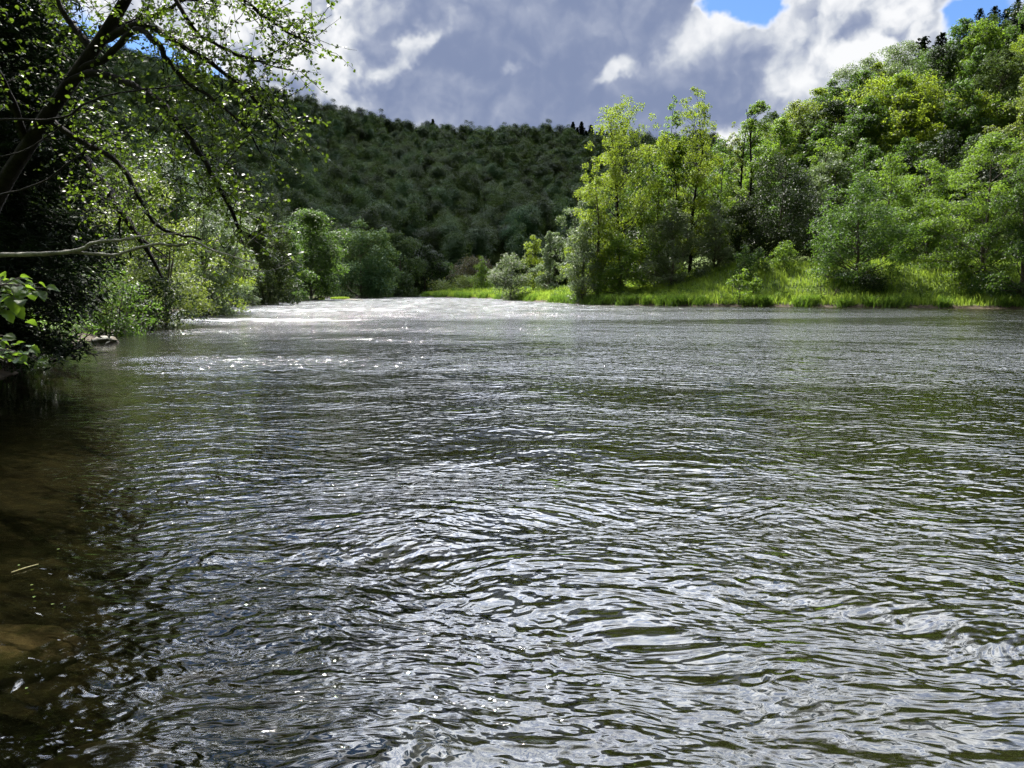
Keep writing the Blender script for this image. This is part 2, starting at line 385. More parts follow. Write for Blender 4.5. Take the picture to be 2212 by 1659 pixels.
def tree_meshes(seed, H, Rr, kind='round', nc=60, nl=18000, ls=.24, mat='mid', cr=.3, u0=.1, flat=.78, tr=None, bk=None, lean=(0, 0), up=.5, stems=1, aspect=.62, nb=.15, rn=.5):
    r = np.random.default_rng(seed)
    C, rc = crown_clumps(r, H, Rr, kind, nc, cr, u0, lean)
    V, Fq, tint = clump_leaves(r, C, rc, nl, ls, flat, aspect, up, nb, rn)
    k = V[:, 2] > .04; bad = ~k.reshape(-1, 4).all(1); V[:, 2] = np.maximum(V[:, 2], -.3)
    Fq = Fq[~bad]; tint = tint[~bad]
    crown = mesh_np('crown', V, Fq, L[mat], tint)
    tb = Tubes(); tr = tr or max(.05, H * .013)
    for sidx in range(stems):
        off = r.normal(size=2) * (.0 if stems == 1 else Rr * .25)
        n = 8; zz = np.linspace(-.3, H * .93, n); wob = np.cumsum(r.normal(size=(n, 2)) * H * .012, 0); wob -= wob[0]
        tp = np.stack([lean[0] * np.maximum(zz, 0) + wob[:, 0] + off[0] * (.3 + zz / H), lean[1] * np.maximum(zz, 0) + wob[:, 1] + off[1] * (.3 + zz / H), zz], 1)
        trs = tr / sqrt(stems)
        tb.add(tp, np.linspace(trs * 1.25, trs * .12, n), 7)
        sel = r.permutation(len(C))[:max(8, int(min(len(C), 70) / stems))]
        for j in sel:
            c = C[j]; zs = max(.08 * H, c[2] - r.uniform(.35, .8) * np.hypot(c[0], c[1]) - .04 * H)
            s = np.array([np.interp(zs, tp[:, 2], tp[:, 0]), np.interp(zs, tp[:, 2], tp[:, 1]), zs])
            e = c + r.normal(size=3) * .1 * rc[j]; mid = (s + e) / 2 + np.array([0, 0, -.06 * np.linalg.norm(e - s)]) + r.normal(size=3) * .04 * np.linalg.norm(e - s)
            r0 = max(.02, trs * .42 * (1 - zs / H) ** .7)
            tb.add(curve_pts([s, mid, e], 3), np.linspace(r0, r0 * .25, 7), 4)
    return crown, tb.mesh('trunk', L.get(bk) or bk or bark)

def spruce_meshes(seed, H, Rr, dens=1.0, ls=.12, whorl=.35, mat='spruce', zmin=.6, droop=.35, bare=.0, narrow=.22, pw=.85, low=1.0):
    r = np.random.default_rng(seed); P_, D_, N_, S_ = [], [], [], []; tb = Tubes()
    tb.add([[0, 0, -.3], [0, 0, H * .5], [0, 0, H * .99]], [H * .013, H * .008, .01], 7)
    z = zmin
    while z < H - .15:
        f = 1 - z / H; Lb = Rr * (f ** pw) * r.uniform(.85, 1.08) * min(1, low + (1 - low) * z / 4.5) + .12
        nb = max(4, int(8 * (.5 + f)))
        a0 = r.uniform(0, 6.28)
        for b in range(nb):
            a = a0 + 2 * pi * b / nb + r.normal() * .2; Lx = Lb * r.uniform(.7, 1.12)
            n = max(4, int(Lx / (ls * 1.1) * dens)); s = np.linspace(.06, 1, n)
            lift = r.uniform(-.1, .25)
            dx = np.stack([np.cos(a) * s * Lx, np.sin(a) * s * Lx, z + Lx * (lift * s - droop * s ** 1.4 + droop * .45 * s ** 4)], 1)
            tb.add(dx[::max(1, n // 4)], np.linspace(.008 + Lx * .003, .004, len(dx[::max(1, n // 4)])), 3)
            side = np.array([-sin(a), cos(a), 0])
            w_ = Lx * .30 * np.sin(np.clip(s * 1.05, 0, 1) * pi * .86 + .25)
            for k in range(n):
                m = max(2, int(w_[k] / (ls * .55) * dens))
                for sg in (-1, 1):
                    q = np.linspace(0, 1, m) * w_[k]
                    dirv = norm(side * sg + np.array([cos(a), sin(a), 0]) * .55)
                    pp = dx[k] + dirv * q[:, None] + np.array([0, 0, -1]) * (q[:, None] ** 1.2) * r.uniform(.2, .8)
                    P_.append(pp); D_.append(np.tile(dirv + np.array([0, 0, -.5]), (m, 1)))
        z += whorl * r.uniform(.7, 1.3) * (.5 + .6 * f)
    Pn = np.concatenate(P_); Dn = norm(np.concatenate(D_)); n = len(Pn)
    Pn = Pn + r.normal(size=Pn.shape) * ls * .3
    N = norm(np.array([0, 0, 1]) + r.normal(size=(n, 3)) * .6)
    V, Fq = cards(Pn, N, ls * r.uniform(.9, 1.9, n), narrow, along=Dn * 2, r=r)
    return mesh_np('crown', V, Fq, L[mat], r.uniform(0, 1, n) ** 2), tb.mesh('trunk', bark_dark)

def plant(name, label, cat, x, y, meshes, rot=0, sc=1, group=None, sink=.05):
    o = empty(name, (x, y, gz(x, y) - sink), label, cat, group); o.rotation_euler[2] = rot; o.scale = (sc, sc, sc)
    link('crown', meshes[0], o); link('trunk', meshes[1], o); return o

seedc = [100]
def ptree(name, label, px, top, wpx, Yd, mat, kind='round', dens=1.0, ls=None, cat='tree', group=None, **kw):
    """a tree whose centre line is seen at px, top at v=top, and width wpx, standing Yd metres away"""
    t = P(px, top, Yd); g0 = gz(t[0], Yd); H = t[2] - g0 + .05; Rr = wpx * 1.22 / 2 / FPX * Yd
    seedc[0] += 7
    ls = ls or np.clip(Yd * .0022, .07, .5)
    vis = H * 2 * Rr; nl = int(dens * 1.9 * vis / (.31 * ls * ls)); nl = min(nl, 95000)
    nc = kw.pop('nc', int(np.clip(12 + H * Rr * .8, 22, 120)))
    ms = tree_meshes(seedc[0], H, Rr, kind, nc=nc, nl=nl, ls=ls, mat=mat, **kw)
    return plant(name, label, cat, t[0], Yd, ms, group=group)

# --- left bank, near to far
pt = ptree
pt('riverside_willow', 'rounded olive-green willow leaning over the left bank behind the bare branch', 322, 372, 225, 43, 'olive', 'dome', 1.0, .15, u0=.02, cr=.2, nc=110, stems=3, aspect=.4)
pt('riverside_shrub', 'dark green shrub at the foot of the olive willow, touching the river', 235, 560, 170, 34, 'mid', 'bush', .9, .12, cat='shrub', u0=.0, cr=.26, nc=60, stems=4, flat=.8)
pt('riverside_shrub', 'leafy dull green shrub hanging over the water right of the willow foot', 335, 590, 150, 40, 'dark', 'bush', .9, .13, cat='shrub', u0=.0, cr=.28, nc=50, stems=4)
pt('riverside_shrub', 'dark leafy shrub over the water between the hazel leaves and the willow', 120, 640, 100, 27, 'mid', 'bush', 1.0, .09, cat='shrub', u0=.0, cr=.24, nc=70, stems=4)
pt('riverside_shrub', 'dark shrub at the waterline under the big black-green spruce', 25, 690, 150, 18.5, 'dark', 'bush', 1.2, .08, cat='shrub', u0=.0, cr=.28, nc=60, stems=4)
pt('tall_tree', 'dark tree hidden behind the alder on the left bank', 190, 240, 260, 58, 'dark', 'dome', .9, .22, u0=.05, cr=.22)
pt('silver_tree', 'silvery white-green tree sloping down behind the olive willow', 425, 385, 150, 62, 'silver', 'dome', 1.0, .18, u0=.02, cr=.2, nc=90, lean=(.12, 0))
pt('silver_tree', 'grey-green tree half hidden behind the silvery tree on the left bank', 500, 430, 110, 92, 'silver', 'dome', .7, .24, u0=.02, cr=.22, nc=60)
pt('bright_tree', 'bright yellow-green tree low over the water on the left bank', 470, 500, 130, 68, 'yellow', 'bush', 1.0, .17, u0=.0, cr=.22, nc=80, lean=(.05, 0))
pt('riverside_shrub', 'dark shrub below the bright yellow-green tree at the river edge', 440, 590, 90, 63, 'dark', 'bush', 1.0, .16, cat='shrub', u0=.0, cr=.3)
pt('riverside_tree', 'dull green tree just right of the bright yellow-green tree on the left bank', 562, 470, 130, 104, 'hill', 'dome', 1.8, .26, u0=.0, cr=.22, nc=80)  # hill leaves on these far bank trees put cloud shade into the colour
pt('riverside_tree', 'dark green low tree dipping to the river left of the tall leafy one', 600, 530, 90, 118, 'dark', 'bush', 1.0, .28, u0=.0, cr=.26)
pt('riverside_tree', 'mid-green rounded tree filling the bank just left of the tall leafy one', 615, 488, 95, 135, 'mid', 'dome', 1.5, u0=.0, cr=.24, nc=60)
pt('riverside_tree', 'rounded green tree low at the bend left of the grassy point', 935, 552, 75, 246, 'mid', 'dome', 1.5, u0=.0, cr=.26, nc=50)
pt('riverside_tree', 'tall leafy mid-green tree with stepped crown on the far left bank', 665, 457, 150, 150, 'mid', 'round', 1.8, .34, u0=.0, cr=.24, nc=70)
pt('riverside_tree', 'broad rounded dark tree at the water in the middle of the far bank', 778, 476, 150, 184, 'hill', 'dome', 1.8, .4, u0=.0, cr=.22, nc=80)
pt('riverside_tree', 'rounded dark tree squeezed between the broad tree and the far river bend', 855, 500, 110, 214, 'hill', 'dome', 1.8, .45, u0=.0, cr=.24, nc=60)
pt('riverside_tree', 'narrow dark tree right at the far river bend', 915, 530, 90, 242, 'dark', 'dome', 1.8, .5, u0=.0, cr=.26, nc=50)
pt('riverside_tree', 'dark tree behind the brownish bush beyond the river bend', 975, 500, 110, 282, 'hill', 'dome', 1.2, .55, u0=.0, cr=.26, nc=50)
pt('riverside_tree', 'green cone-shaped tree on the slope above the river bend', 890, 440, 100, 290, 'hill', 'cone', 1.2, .55, u0=.0, cr=.26, nc=50)
# --- the point in the middle
pt('brown_bush', 'brownish round bush at the foot of the hill beyond the grassy point', 1022, 556, 90, 236, 'brown', 'dome', 1.0, .4, cat='bush', u0=.0, cr=.28)
pt('low_bush', 'low pale green bush on the tip of the grassy point', 962, 606, 70, 228, 'olive', 'dome', 1.0, .35, cat='bush', u0=.0, cr=.35)
pt('low_bush', 'low olive bush at the foot of the small cone-shaped tree', 1012, 596, 62, 214, 'olive', 'dome', 1.0, .35, cat='bush', u0=.0, cr=.35)
pt('young_tree', 'small yellow-green cone-shaped tree on the grassy point', 1040, 550, 46, 205, 'fresh', 'cone', 1.1, .3, u0=.0, cr=.3)
pt('riverside_bush', 'bush with whitish leaves standing alone at the water on the grassy point', 1103, 538, 78, 146, 'silver', 'bush', 1.1, .24, cat='bush', u0=.0, cr=.28, nc=70)
pt('young_tree', 'thin yellow-green young tree between the whitish bush and the pale cone-shaped tree', 1152, 508, 52, 160, 'yellow', 'slim', .8, .26, u0=.0, cr=.3)
pt('pale_tree', 'pale silvery cone-shaped tree left of the tall poplars', 1187, 500, 60, 150, 'silver', 'cone', 1.0, .26, u0=.0, cr=.26, nc=60)
pt('pale_tree', 'pale grey-green tree rising behind the left poplar', 1248, 398, 80, 150, 'silver', 'slim', .8, .28, u0=.0, cr=.25, nc=60)
# --- the grove on the right bank
pt('tall_poplar', 'tallest yellow-green poplar, leftmost of the grove, with its trunk fork showing', 1352, 203, 165, 112, 'yellow', 'poplar', .62, .22, u0=.15, cr=.13, nc=190, flat=.9, nb=.1, rn=.6, tr=.26, bk=bark_dark, lean=(.01, 0))
pt('tall_poplar', 'tall poplar with straight dark trunk and pointed top, right of the forked one', 1500, 190, 122, 112, 'yellow', 'poplar', .66, .22, u0=.12, cr=.15, nc=170, flat=.9, nb=.1, rn=.6, tr=.24, bk=bark_dark)
pt('tall_poplar', 'slender pointed poplar top between the two tall poplars', 1453, 205, 62, 113, 'fresh', 'slim', .5, .26, u0=.3, cr=.25, nc=60, flat=.9, tr=.16, bk=bark_dark)
pt('grove_tree', 'yellow-green leafy tree at the left edge of the grove below the forked poplar', 1290, 380, 110, 109, 'yellow', 'bush', .8, .25, u0=.0, cr=.2, nc=80)
pt('grove_tree', 'fresh green tree filling the gap below the two tall poplars', 1428, 370, 120, 112, 'fresh', 'dome', .8, .25, u0=.0, cr=.2, nc=80)
pt('grove_tree', 'fresh green tree right of the pointed poplar with a ragged top', 1560, 330, 90, 116, 'fresh', 'slim', .7, .26, u0=.1, cr=.22, nc=70)
pt('thin_tree', 'sparse brownish thin-topped tree against the cloud right of the poplars', 1590, 252, 46, 122, 'olive', 'slim', .35, .22, u0=.3, cr=.25, nc=40, bk=bark_dark)
pt('thin_tree', 'thin young tree with a tufted leafy top standing above the dark round tree', 1640, 208, 75, 122, 'fresh', 'round', .5, .22, u0=.35, cr=.22, nc=50, bk=bark_dark)
pt('grove_bush', 'bush with white-flecked leaves below the forked poplar', 1262, 478, 90, 107, 'silver', 'bush', 1.0, .22, cat='bush', u0=.0, cr=.24, nc=70)
pt('grove_bush', 'fresh green bush in front of the forked poplar trunk', 1340, 500, 100, 106, 'fresh', 'bush', 1.0, .22, cat='bush', u0=.0, cr=.24, nc=70)
pt('grove_bush', 'grey-green bush in front of the pointed poplar, peaked in the middle', 1452, 432, 130, 106, 'silver', 'cone', 1.0, .22, cat='bush', u0=.0, cr=.22, nc=80)
pt('grove_bush', 'rounded silvery bush next to the peaked grey-green bush', 1545, 432, 95, 108, 'silver', 'bush', .9, .22, cat='bush', u0=.0, cr=.24, nc=70)
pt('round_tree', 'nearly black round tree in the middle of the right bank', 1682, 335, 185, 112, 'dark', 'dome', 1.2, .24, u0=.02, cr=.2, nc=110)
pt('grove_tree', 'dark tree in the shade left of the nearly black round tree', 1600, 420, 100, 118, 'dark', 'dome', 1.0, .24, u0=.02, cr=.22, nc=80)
pt('grove_tree', 'olive tree rising behind the nearly black round tree', 1725, 215, 110, 150, 'olive', 'round', .8, .3, u0=.1, cr=.22, nc=70)
pt('grove_tree', 'pale green tree between the nearly black round tree and the reddish-topped one', 1800, 330, 110, 124, 'silver', 'dome', .9, .26, u0=.0, cr=.22, nc=80)
pt('shore_tree', 'broad tree with reddish top standing at the edge of the right bank meadow', 1858, 372, 190, 93, 'mid', 'bush', 1.0, .2, u0=.0, cr=.19, nc=120, aspect=.7)
pt('shore_tree', 'upright green tree just behind the reddish-topped shore tree', 1925, 330, 110, 104, 'fresh', 'slim', .9, .22, u0=.05, cr=.22, nc=80)
pt('shore_tree', 'bright green cone-topped tree between the two big shore trees', 2010, 345, 130, 98, 'fresh', 'dome', 1.0, .22, u0=.0, cr=.2, nc=90)
pt('shore_tree', 'largest dark-green tree with shining leaves at the right end of the bank', 2150, 285, 200, 88, 'fresh', 'dome', 1.0, .2, u0=.0, cr=.17, nc=120, flat=.5)
pt('shore_tree', 'dark tree cut by the right edge of the photo at the water', 2235, 330, 150, 82, 'mid', 'dome', 1.0, .2, u0=.0, cr=.2, nc=90)
for (px, tp, wp, yd, mt, lb) in [
    (1610, 528, 50, 99, 'mid', 'small dark bush on the meadow left of the dark green pair'),
    (1698, 520, 56, 101, 'fresh', 'small upright bush on the meadow in front of the nearly black tree'),
    (1640, 535, 46, 101, 'mid', 'small bush right beside the small dark bush on the meadow'),
    (2075, 560, 60, 88, 'fresh', 'small light green shrub at the water left of the largest shore tree'),
    (2010, 570, 70, 93, 'mid', 'dull green shrub under the bright green cone-topped tree'),
    (1880, 590, 90, 90.5, 'dark', 'dark shrub at the foot of the reddish-topped shore tree'),
    (2140, 590, 90, 84, 'mid', 'leafy shrub at the foot of the largest shore tree')]:
    pt('meadow_bush', lb, px, tp, wp, yd, mt, 'bush', 1.0, .19, cat='bush', u0=.0, cr=.34, nc=30)
pt('sapling', 'taller young sapling standing in the tall grass at the right bank', 1600, 562, 40, 91.5, 'fresh', 'bush', .45, .2, u0=.05, cr=.34, nc=18)
pt('sapling', 'small yellow-green sapling in the grass next to the taller sapling', 1632, 590, 30, 92.5, 'fresh', 'bush', .8, .2, u0=.05, cr=.4, nc=14)

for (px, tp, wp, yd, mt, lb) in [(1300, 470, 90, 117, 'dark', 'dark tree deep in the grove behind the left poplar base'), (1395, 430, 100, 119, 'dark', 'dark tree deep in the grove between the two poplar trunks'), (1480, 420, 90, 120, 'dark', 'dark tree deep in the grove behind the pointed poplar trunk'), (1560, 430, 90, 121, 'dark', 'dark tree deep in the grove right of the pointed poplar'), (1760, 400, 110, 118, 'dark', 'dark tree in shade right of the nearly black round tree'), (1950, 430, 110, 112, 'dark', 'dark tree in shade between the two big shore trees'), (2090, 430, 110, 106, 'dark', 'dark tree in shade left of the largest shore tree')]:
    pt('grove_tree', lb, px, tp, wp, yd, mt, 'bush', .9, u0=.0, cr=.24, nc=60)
# --- trees on the right hillside
HS = [ # px, top, width, Y, mat, kind, label
 (1775, 190, 110, 165, 'mid', 'dome', 'grey-green tree where the right hillside skyline begins'),
 (1880, 128, 130, 172, 'silver', 'round', 'airy pale tree on the hillside skyline with sky showing through'),
 (1945, 92, 110, 178, 'silver', 'round', 'tall airy tree on the skyline, highest pale crown on the right hill'),
 (2010, 112, 100, 182, 'mid', 'dome', 'green tree on the skyline just left of the hilltop spruces'),
 (2075, 128, 100, 186, 'mid', 'dome', 'green tree on the skyline directly below the hilltop spruces'),
 (2140, 118, 110, 186, 'hillo', 'dome', 'olive tree on the hillside below the tallest hilltop spruce'),
 (2205, 100, 120, 184, 'mid', 'dome', 'green tree on the hillside at the top right edge of the photo'),
 (1840, 235, 120, 140, 'mid', 'dome', 'leafy green tree on the lower right hillside left of the spreading one'),
 (1945, 165, 170, 146, 'yellow', 'round', 'spreading yellow-green tree with forked limbs high on the right hillside'),
 (2075, 195, 140, 142, 'yellow', 'dome', 'bright yellow-green tree right of the spreading one on the hillside'),
 (2160, 205, 130, 138, 'fresh', 'dome', 'fresh green tree on the hillside at the right edge below the olive one'),
 (2225, 145, 110, 122, 'olive', 'slim', 'hanging olive birch cut by the right edge of the photo'),
 (1790, 300, 110, 128, 'fresh', 'dome', 'fresh green tree above the pale green grove tree'),
 (1870, 300, 110, 122, 'mid', 'dome', 'green tree directly above the reddish-topped shore tree'),
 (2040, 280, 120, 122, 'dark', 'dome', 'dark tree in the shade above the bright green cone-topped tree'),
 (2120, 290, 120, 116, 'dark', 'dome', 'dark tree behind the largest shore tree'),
 (1960, 300, 100, 126, 'mid', 'dome', 'mid-green tree below the spreading yellow-green tree'),
 (1690, 250, 90, 140, 'fresh', 'slim', 'ragged fresh green tree behind the dark round tree to its right'),
 (1560, 300, 100, 150, 'mid', 'dome', 'dull green tree seen through the gap right of the poplars'),
 (1400, 330, 110, 160, 'mid', 'dome', 'dull green tree seen through the crowns of the poplars'),
 (1480, 320, 100, 165, 'dark', 'dome', 'dark tree seen behind the pointed poplar'),
 (1320, 400, 110, 165, 'mid', 'dome', 'dull green tree low behind the forked poplar'),
]
for (px, tp, wp, yd, mt, kd, lb) in HS:
    pt('hillside_tree', lb, px, tp, wp, yd, mt, kd, .85 if kd == 'round' else 1.0, .32, u0=.05 if kd != 'round' else .2, cr=.2, nc=80, group='trees on the right hillside')
# second row between them, each told from others only by its spot on the slope
protoR = [tree_meshes(900 + k, 13, 5.2, 'dome', nc=60, nl=9000, ls=.38, mat=['mid', 'fresh', 'dark', 'hillo', 'mid', 'yellow'][k], cr=.22, u0=.05) for k in range(6)]
r = np.random.default_rng(77); k = 0
for yy in np.arange(128, 215, 9.5):
    for xx in np.arange(18, 165, 8.5):
        x, y = xx + r.uniform(-3, 3), yy + r.uniform(-3, 3)
        if x / y > .80 or gz(x, y) < 3 or (x / y > .45 and y > 168): continue
        s = r.uniform(.75, 1.1)
        plant('hillside_tree', 'leafy green tree among the crowns covering the right hillside', 'tree', x, y, protoR[(k * 5 + k // 7) % 6], r.uniform(0, 6.28), s, 'crowns covering the right hillside', .3)
        k += 1
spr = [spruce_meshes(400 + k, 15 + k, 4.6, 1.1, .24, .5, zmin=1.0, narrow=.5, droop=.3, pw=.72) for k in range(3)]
for j, (px, tp, yd, lb) in enumerate([
  (2085, 78, 190, 'small dark spruce, leftmost on the right hilltop'), (2118, 40, 192, 'dark spruce with pointed top, second from the left on the right hilltop'),
  (2150, 36, 198, 'slim dark spruce in the middle of the hilltop row'), (2175, 42, 196, 'dark spruce right of the slim middle one on the hilltop'),
  (2200, 20, 190, 'tallest dark spruce at the top right corner'), (2222, 10, 188, 'dark spruce cut by the right edge at the top'),
  (2035, 95, 205, 'tiny spruce tip peeping over the skyline left of the hilltop row'), (1995, 100, 210, 'tiny spruce tip beside the tallest airy tree')]):
    t = P(px, tp - 24, yd); g0 = gz(t[0], yd); H = t[2] - g0; ms = spr[j % 3]; s = H / (15 + j % 3)
    plant('spruce', lb, 'spruce', t[0], yd, ms, j * 1.3, s, 'spruces on the right hilltop')

# ------------------------------------------------------------------ the far wooded hill
hp = [tree_meshes(600 + k, [14, 15, 13, 17, 14, 17][k], [5.0, 4.6, 5.6, 4.7, 5.2, 4.0][k], ['dome', 'round', 'dome', 'dome', 'round', 'cone'][k], nc=[9, 12, 8, 13, 10, 15][k], nl=10500, ls=.36, nb=1.2, rn=.22, up=.45, mat=['hill', 'hill', 'hillo', 'hill', 'hill', 'hill'][k], cr=.58, u0=.05, flat=.85) for k in range(6)]
r = np.random.default_rng(5)
pts = []
gx = np.arange(-620, 420, 10.0)
for yy in np.arange(60, 900, 9.8):
    pts.append(np.stack([gx + r.uniform(-3.6, 3.6, len(gx)), np.full(len(gx), yy) + r.uniform(-3.6, 3.6, len(gx))], 1))
pts = np.concatenate(pts)
q = seg_dist(pts, LEFTP, False); ok = inside(pts, FARPOLY) & (q > 7) & (q < 490)
az = pts[:, 0] / pts[:, 1]; ok &= (az > -.62) & (az < .26) & (np.hypot(pts[:, 0], pts[:, 1]) > 105)
ok &= ~((pts[:, 0] > 40) & (pts[:, 1] < 300))
pts = pts[ok]; hz = height(pts[:, 0], pts[:, 1]); dist = np.hypot(pts[:, 0], pts[:, 1])
# those that show: project and rank by size, skipping spots behind the left-bank trees
order = np.argsort(dist + 200 * (az[ok] < -.40) + 150 * (az[ok] > .14)); near = order[:270]; rest = order[270:]
hl = ['dark green rounded tree in the shaded forest low on the far hill', 'dark crown with darker flank low on the far shaded hill', 'olive-tinged crown among the dark trees low on the far hill', 'broad dark crown on the lower slope of the far hill', 'open rounded dark crown on the lower slope of the far hill', 'pointed dark crown among the rounded ones on the far hill']
protos = []
for n_, k in enumerate(near):
    v = int(r.integers(0, 6)) if n_ > 5 else n_; x, y = pts[k]
    o = link('forest_tree', hp[v][0]); o.location = (x, y, hz[k] - .5)
    o.rotation_euler[2] = r.uniform(0, 6.28); s = r.uniform(.8, 1.45); o.scale = (s, s, s * r.uniform(.85, 1.2))
    tag(o, hl[v], 'tree', 'trees on the lower slope of the far hill')
    if n_ < 6: protos.append(o)
# the rest of the forest: one object, crowns set on points by geometry nodes
me = bpy.data.meshes.new('distant_forest'); n = len(rest)
me.vertices.add(n); me.vertices.foreach_set('co', np.stack([pts[rest, 0], pts[rest, 1], hz[rest] - .5], 1).astype(np.float32).ravel())
for nm, val, ty in (('sc', r.uniform(.65, 1.45, n), 'FLOAT'), ('ro', r.uniform(0, 6.28, n), 'FLOAT'), ('ki', r.integers(0, 6, n), 'INT')):
    a = me.attributes.new(nm, ty, 'POINT'); a.data.foreach_set('value', val.astype(np.int32 if ty == 'INT' else np.float32))
fo = link('distant_forest', me); tag(fo, 'dark mixed forest covering the upper slopes of the far hill', 'forest', kind='stuff')
ng = bpy.data.node_groups.new('forest_nodes', 'GeometryNodeTree')
ng.interface.new_socket('Geometry', in_out='INPUT', socket_type='NodeSocketGeometry'); ng.interface.new_socket('Geometry', in_out='OUTPUT', socket_type='NodeSocketGeometry')
N = ng.nodes; gi = N.new('NodeGroupInput'); go = N.new('NodeGroupOutput')
jn = N.new('GeometryNodeJoinGeometry')
for o in reversed(protos):
    oi = N.new('GeometryNodeObjectInfo'); oi.inputs[0].default_value = o; oi.inputs['As Instance'].default_value = True
    ng.links.new(oi.outputs['Geometry'], jn.inputs[0])
ip = N.new('GeometryNodeInstanceOnPoints'); ip.inputs['Pick Instance'].default_value = True
def attr(nm, ty):
    a = N.new('GeometryNodeInputNamedAttribute'); a.data_type = ty; a.inputs[0].default_value = nm
    return [s for s in a.outputs if s.enabled and s.name == 'Attribute'][0]
cx = N.new('ShaderNodeCombineXYZ'); ng.links.new(attr('ro', 'FLOAT'), cx.inputs[2])
ng.links.new(gi.outputs[0], ip.inputs['Points']); ng.links.new(jn.outputs[0], ip.inputs['Instance'])
ng.links.new(attr('ki', 'INT'), ip.inputs['Instance Index']); ng.links.new(cx.outputs[0], ip.inputs['Rotation']); ng.links.new(attr('sc', 'FLOAT'), ip.inputs['Scale'])
ng.links.new(ip.outputs[0], go.inputs[0])
md = fo.modifiers.new('crowns', 'NODES'); md.node_group = ng
# spruces on the ridge
far_spr = [spruce_meshes(500 + k, 18 + 2 * k, 6.0, 1.0, .8, .9, zmin=1.5, narrow=.6) for k in range(2)]
j = 0
def ridge_pt(px):
    best = None
    a = (px - CX) / FPX
    ys_ = np.arange(300, 900, 6.0); xs_ = a * ys_ * .995; h = height(xs_, ys_); el = (h - CAMZ) / ys_
    k = int(np.argmax(el)); return xs_[k], ys_[k]
for (px, s, lb) in [(905, .8, 'lone'), (925, .7, ''), (940, 1.25, ''), (952, .8, ''), (968, .9, ''), (985, .8, ''), (1000, 1.0, ''), (1062, .6, ''), (1225, .9, ''), (1234, 1.15, ''), (1243, 1.0, ''), (1252, 1.2, ''), (1262, .9, ''), (1272, 1.1, ''), (1284, .9, ''), (1295, 1.1, ''), (1306, 1.0, '')]:
    x, y = ridge_pt(px); ms = far_spr[j % 2]
    gl_ = 'small dark spruce in the row on the far hill ridge in the middle' if px < 1100 else 'dark spruce in the clump on the far ridge left of the poplars'
    o = link('spruce', ms[0]); o.location = (x, y, gz(x, y) - .5); o.rotation_euler[2] = j; o.scale = (s,) * 3
    tag(o, gl_, 'spruce', 'spruces in a row on the far ridge' if px < 1100 else 'spruce clump on the far ridge'); j += 1

# ------------------------------------------------------------------ grass
def blades(x, y, z, h, wdt, r, lean=.35):
    n = len(x); a = r.uniform(0, 2 * pi, n); b = r.uniform(0, 2 * pi, n); ln = lean * h * r.uniform(.2, 1.3, n)
    c0 = np.stack([x, y, z - .03], 1); w_ = np.stack([np.cos(a), np.sin(a), np.zeros(n)], 1) * wdt[:, None] * .5
    m_ = c0 + np.stack([np.cos(b) * ln * .35, np.sin(b) * ln * .35, h * .6], 1); tp = c0 + np.stack([np.cos(b) * ln, np.sin(b) * ln, h], 1)
    V = np.stack([c0 - w_, c0 + w_, m_ + w_ * .7, m_ - w_ * .7, tp], 1).reshape(-1, 3)
    i_ = np.arange(n)[:, None] * 5
    return V, i_ + np.array([[0, 1, 2, 3]]), i_ + np.array([[3, 2, 4]])
def grass_obj(name, x, y, h, wdt, mat, label, seed, lean=.35, tl=None):
    r = np.random.default_rng(seed); z = height(x, y); V, F4, F3 = blades(x, y, z, h, wdt, r, lean)
    t = np.clip(.5 + .5 * vnoise(x, y, 6, seed), 0, 1) * .6 + .4 * r.uniform(size=len(x))
    o = link(name, mesh_np(name, V, [F4, F3], L[mat], np.concatenate([t, t])))
    return tag(o, label, 'grass', kind='stuff')
r = np.random.default_rng(9)
n = 620000
x = r.uniform(-30, 72, n); y = r.uniform(72, 240, n); p2 = np.stack([x, y], 1); sd = river_sd(p2)
ok = (sd > .38) & (sd < 24) & ~inside(p2, FARPOLY) & (r.uniform(size=n) < np.clip(1.25 - sd / 22, .12, 1)) & (x / y < .74)
x, y, sd = x[ok], y[ok], sd[ok]; n = len(x)
h = (.5 + .35 * vnoise(x, y, 4, 2) + .55 * vnoise(x, y, 1.3, 6)) * r.uniform(.5, 1.5, n) + .28 * np.exp(-((sd - 1.6) / 1.2) ** 2)
h = np.clip(h, .15, 1.5); shade = sd > 13
grass_obj('meadow_grass', x, y, h, r.uniform(.03, .08, n) * (1 + y / 160), 'grass', 'lush yellow-green grass covering the right bank', 3)
# darker reed clumps hanging over the water edge
cx_, cy_ = [], []
r = np.random.default_rng(21)
RB = np.array(RIGHT[5:17]); seg = np.linalg.norm(np.diff(RB, axis=0), axis=1); cum = np.concatenate([[0], np.cumsum(seg)])
for s in np.sort(r.uniform(0, cum[-1], 90)):
    k = min(np.searchsorted(cum, s, 'right') - 1, len(seg) - 1); f = (s - cum[k]) / seg[k]; c = RB[k] * (1 - f) + RB[k + 1] * f
    tn = (RB[k + 1] - RB[k]) / seg[k]; nn = np.array([-tn[1], tn[0]]); nn = nn if nn[1] > 0 or nn[0] > 0 else -nn
    m_ = 260; cc = c + nn * r.uniform(.2, 1.1) + r.normal(size=(m_, 2)) * np.array([.45, .35]) * r.uniform(.7, 1.4)
    cx_.append(cc[:, 0]); cy_.append(cc[:, 1])
x = np.concatenate(cx_); y = np.concatenate(cy_)
grass_obj('reed_grass', x, y, r.uniform(.5, 1.25, len(x)), r.uniform(.04, .09, len(x)), 'reed', 'darker reed grass in clumps along the water of the right bank', 4, .7)
